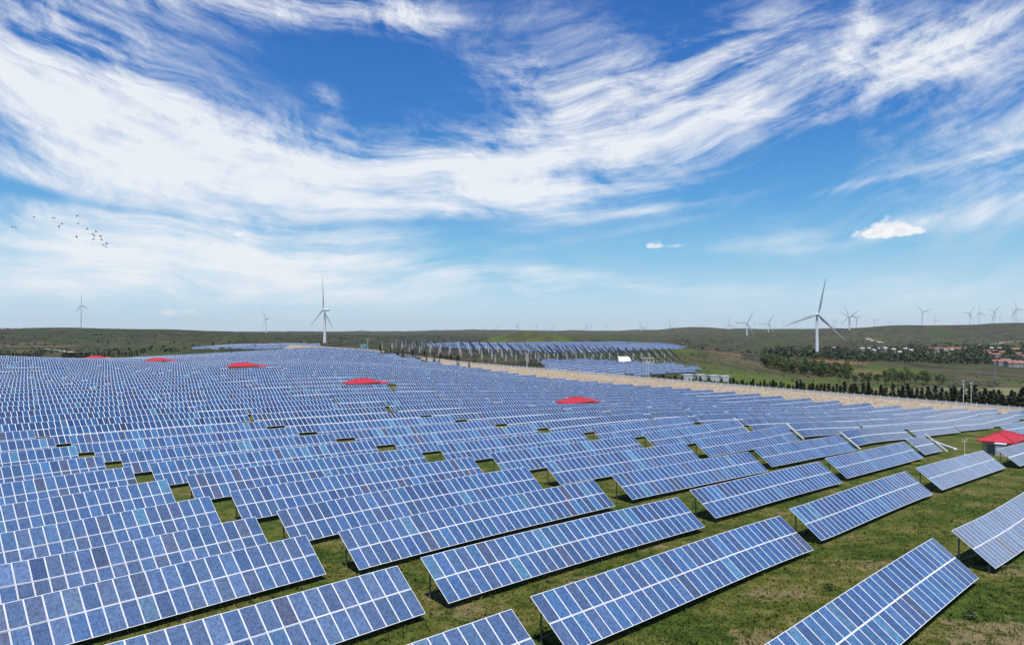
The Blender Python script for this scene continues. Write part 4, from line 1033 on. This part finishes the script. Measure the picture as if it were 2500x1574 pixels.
for (a, b_) in [(215,400),(277,404),(605,215),(963,238),(1105,335),(1053,380),(1380,190),(1388,338),(1558,422),(1710,485),(1650,512),(1675,540),(1790,560),(1363,580),(1663,622),(1813,628),(1905,700),(1852,720),(1895,745)]:
    sx, sy = a*0.13704, 500+b_*0.13704; x, y, z = at(sx, sy, 230+random.uniform(-15, 15))
    o = put('flying_bird', random.choice(BM), None, (x, y, z), label='small black bird in the loose flock over the field', category='bird', group='flock of black birds')
    o.rotation_euler = (random.uniform(-.3, .3), random.uniform(-.5, .5), random.uniform(-2.2, -0.9)); o.scale = (1.25,)*3

# ------------------------------------------------------------------ near grass, flowers, weeds
N = 170000
rr_ = np.exp(rng.uniform(math.log(30), math.log(150), N)); aa = rng.uniform(-0.64, 0.64, N)
gx, gy = rr_*np.sin(aa), rr_*np.cos(aa); uu = su*gx+cu*gy; vv = -cu*gx+su*gy
keep = (vv < 62) | (uu > 150) & (vv < 75) | (rng.random(N) < 0.25); gx, gy = gx[keep], gy[keep]; N = len(gx)
gz = terr(gx, gy); h = rng.uniform(0.04, 0.15, N)*(1+0.9*(rng.random(N) < 0.06)); th = rng.uniform(0, 6.28, N)
V = np.zeros((N, 9, 3)); 
for k in range(3):
    t = th + k*2.1; w = h*0.35; lean = rng.normal(0, 0.45, (N, 2))*h[:, None]
    ox, oy = rng.normal(0, 0.06, N), rng.normal(0, 0.06, N)
    V[:, 3*k, 0] = gx+ox-np.cos(t)*w; V[:, 3*k, 1] = gy+oy-np.sin(t)*w; V[:, 3*k, 2] = gz-0.02
    V[:, 3*k+1, 0] = gx+ox+np.cos(t)*w; V[:, 3*k+1, 1] = gy+oy+np.sin(t)*w; V[:, 3*k+1, 2] = gz-0.02
    V[:, 3*k+2, 0] = gx+ox+lean[:, 0]; V[:, 3*k+2, 1] = gy+oy+lean[:, 1]; V[:, 3*k+2, 2] = gz+h
put('grass', np_mesh('grass', V.reshape(-1, 3), np.arange(N*9).reshape(-1, 3), M['blades']), kind='stuff', label='short tufty grass between the solar tables', category='grass')
weeds = [(2020,1440),(2255,1445),(2440,1390),(2135,1150),(2365,1510),(1795,1420)]
for (sx, sy) in weeds:
    d = np.array(at(sx, sy, 1.0))-np.array([0, 0, CZ]); k = 19.5/-d[2]
    for _ in range(6):
        x, y = d[0]*k, d[1]*k; k = (CZ-tz(x, y))/-d[2]
    V, Q = leaf_cloud([(0, 0, 0.22), (0.2, 0.1, 0.2)], [(0.45, 0.4, 0.25)]*2, 160, 0.09, int(sx))
    put('weed_clump', np_mesh('weed_clump', V, Q, M['leaf']), None, (x, y, tz(x, y)), label='dark leafy weed clump growing in the grass between solar tables', category='weed', group='weed clumps in the grass')
x, y = uv2xy(132, 40.5); V, Q = leaf_cloud([(0, 0, 0.25), (0.7, 0.2, 0.2), (-0.6, 0.1, 0.2)], [(0.5, 0.4, 0.12)]*3, 110, 0.06, 5)
put('yellow_flowers', np_mesh('yellow_flowers', V, Q, M['flower']), None, (x, y, tz(x, y)), kind='stuff', label='patch of yellow flowers in the grass before the short table', category='flowers')

# ------------------------------------------------------------------ thin summer haze
mb = MB(); mb.box((-26500, -26500, -1.0+float(GZ.min())), (26500, 26500, 330.0))
hm = bpy.data.materials.new('haze'); hm.use_nodes = True; n = hm.node_tree; n.nodes.clear()
ho = n.nodes.new('ShaderNodeOutputMaterial'); pv = n.nodes.new('ShaderNodeVolumePrincipled')
pv.inputs['Color'].default_value = (0.90, 0.96, 1.0, 1); pv.inputs['Density'].default_value = 2.6e-5; pv.inputs['Anisotropy'].default_value = 0.0
n.links.new(pv.outputs[0], ho.inputs['Volume'])
put('haze', mb.mesh('haze', hm), kind='stuff', label='thin pale haze over the whole landscape', category='haze')
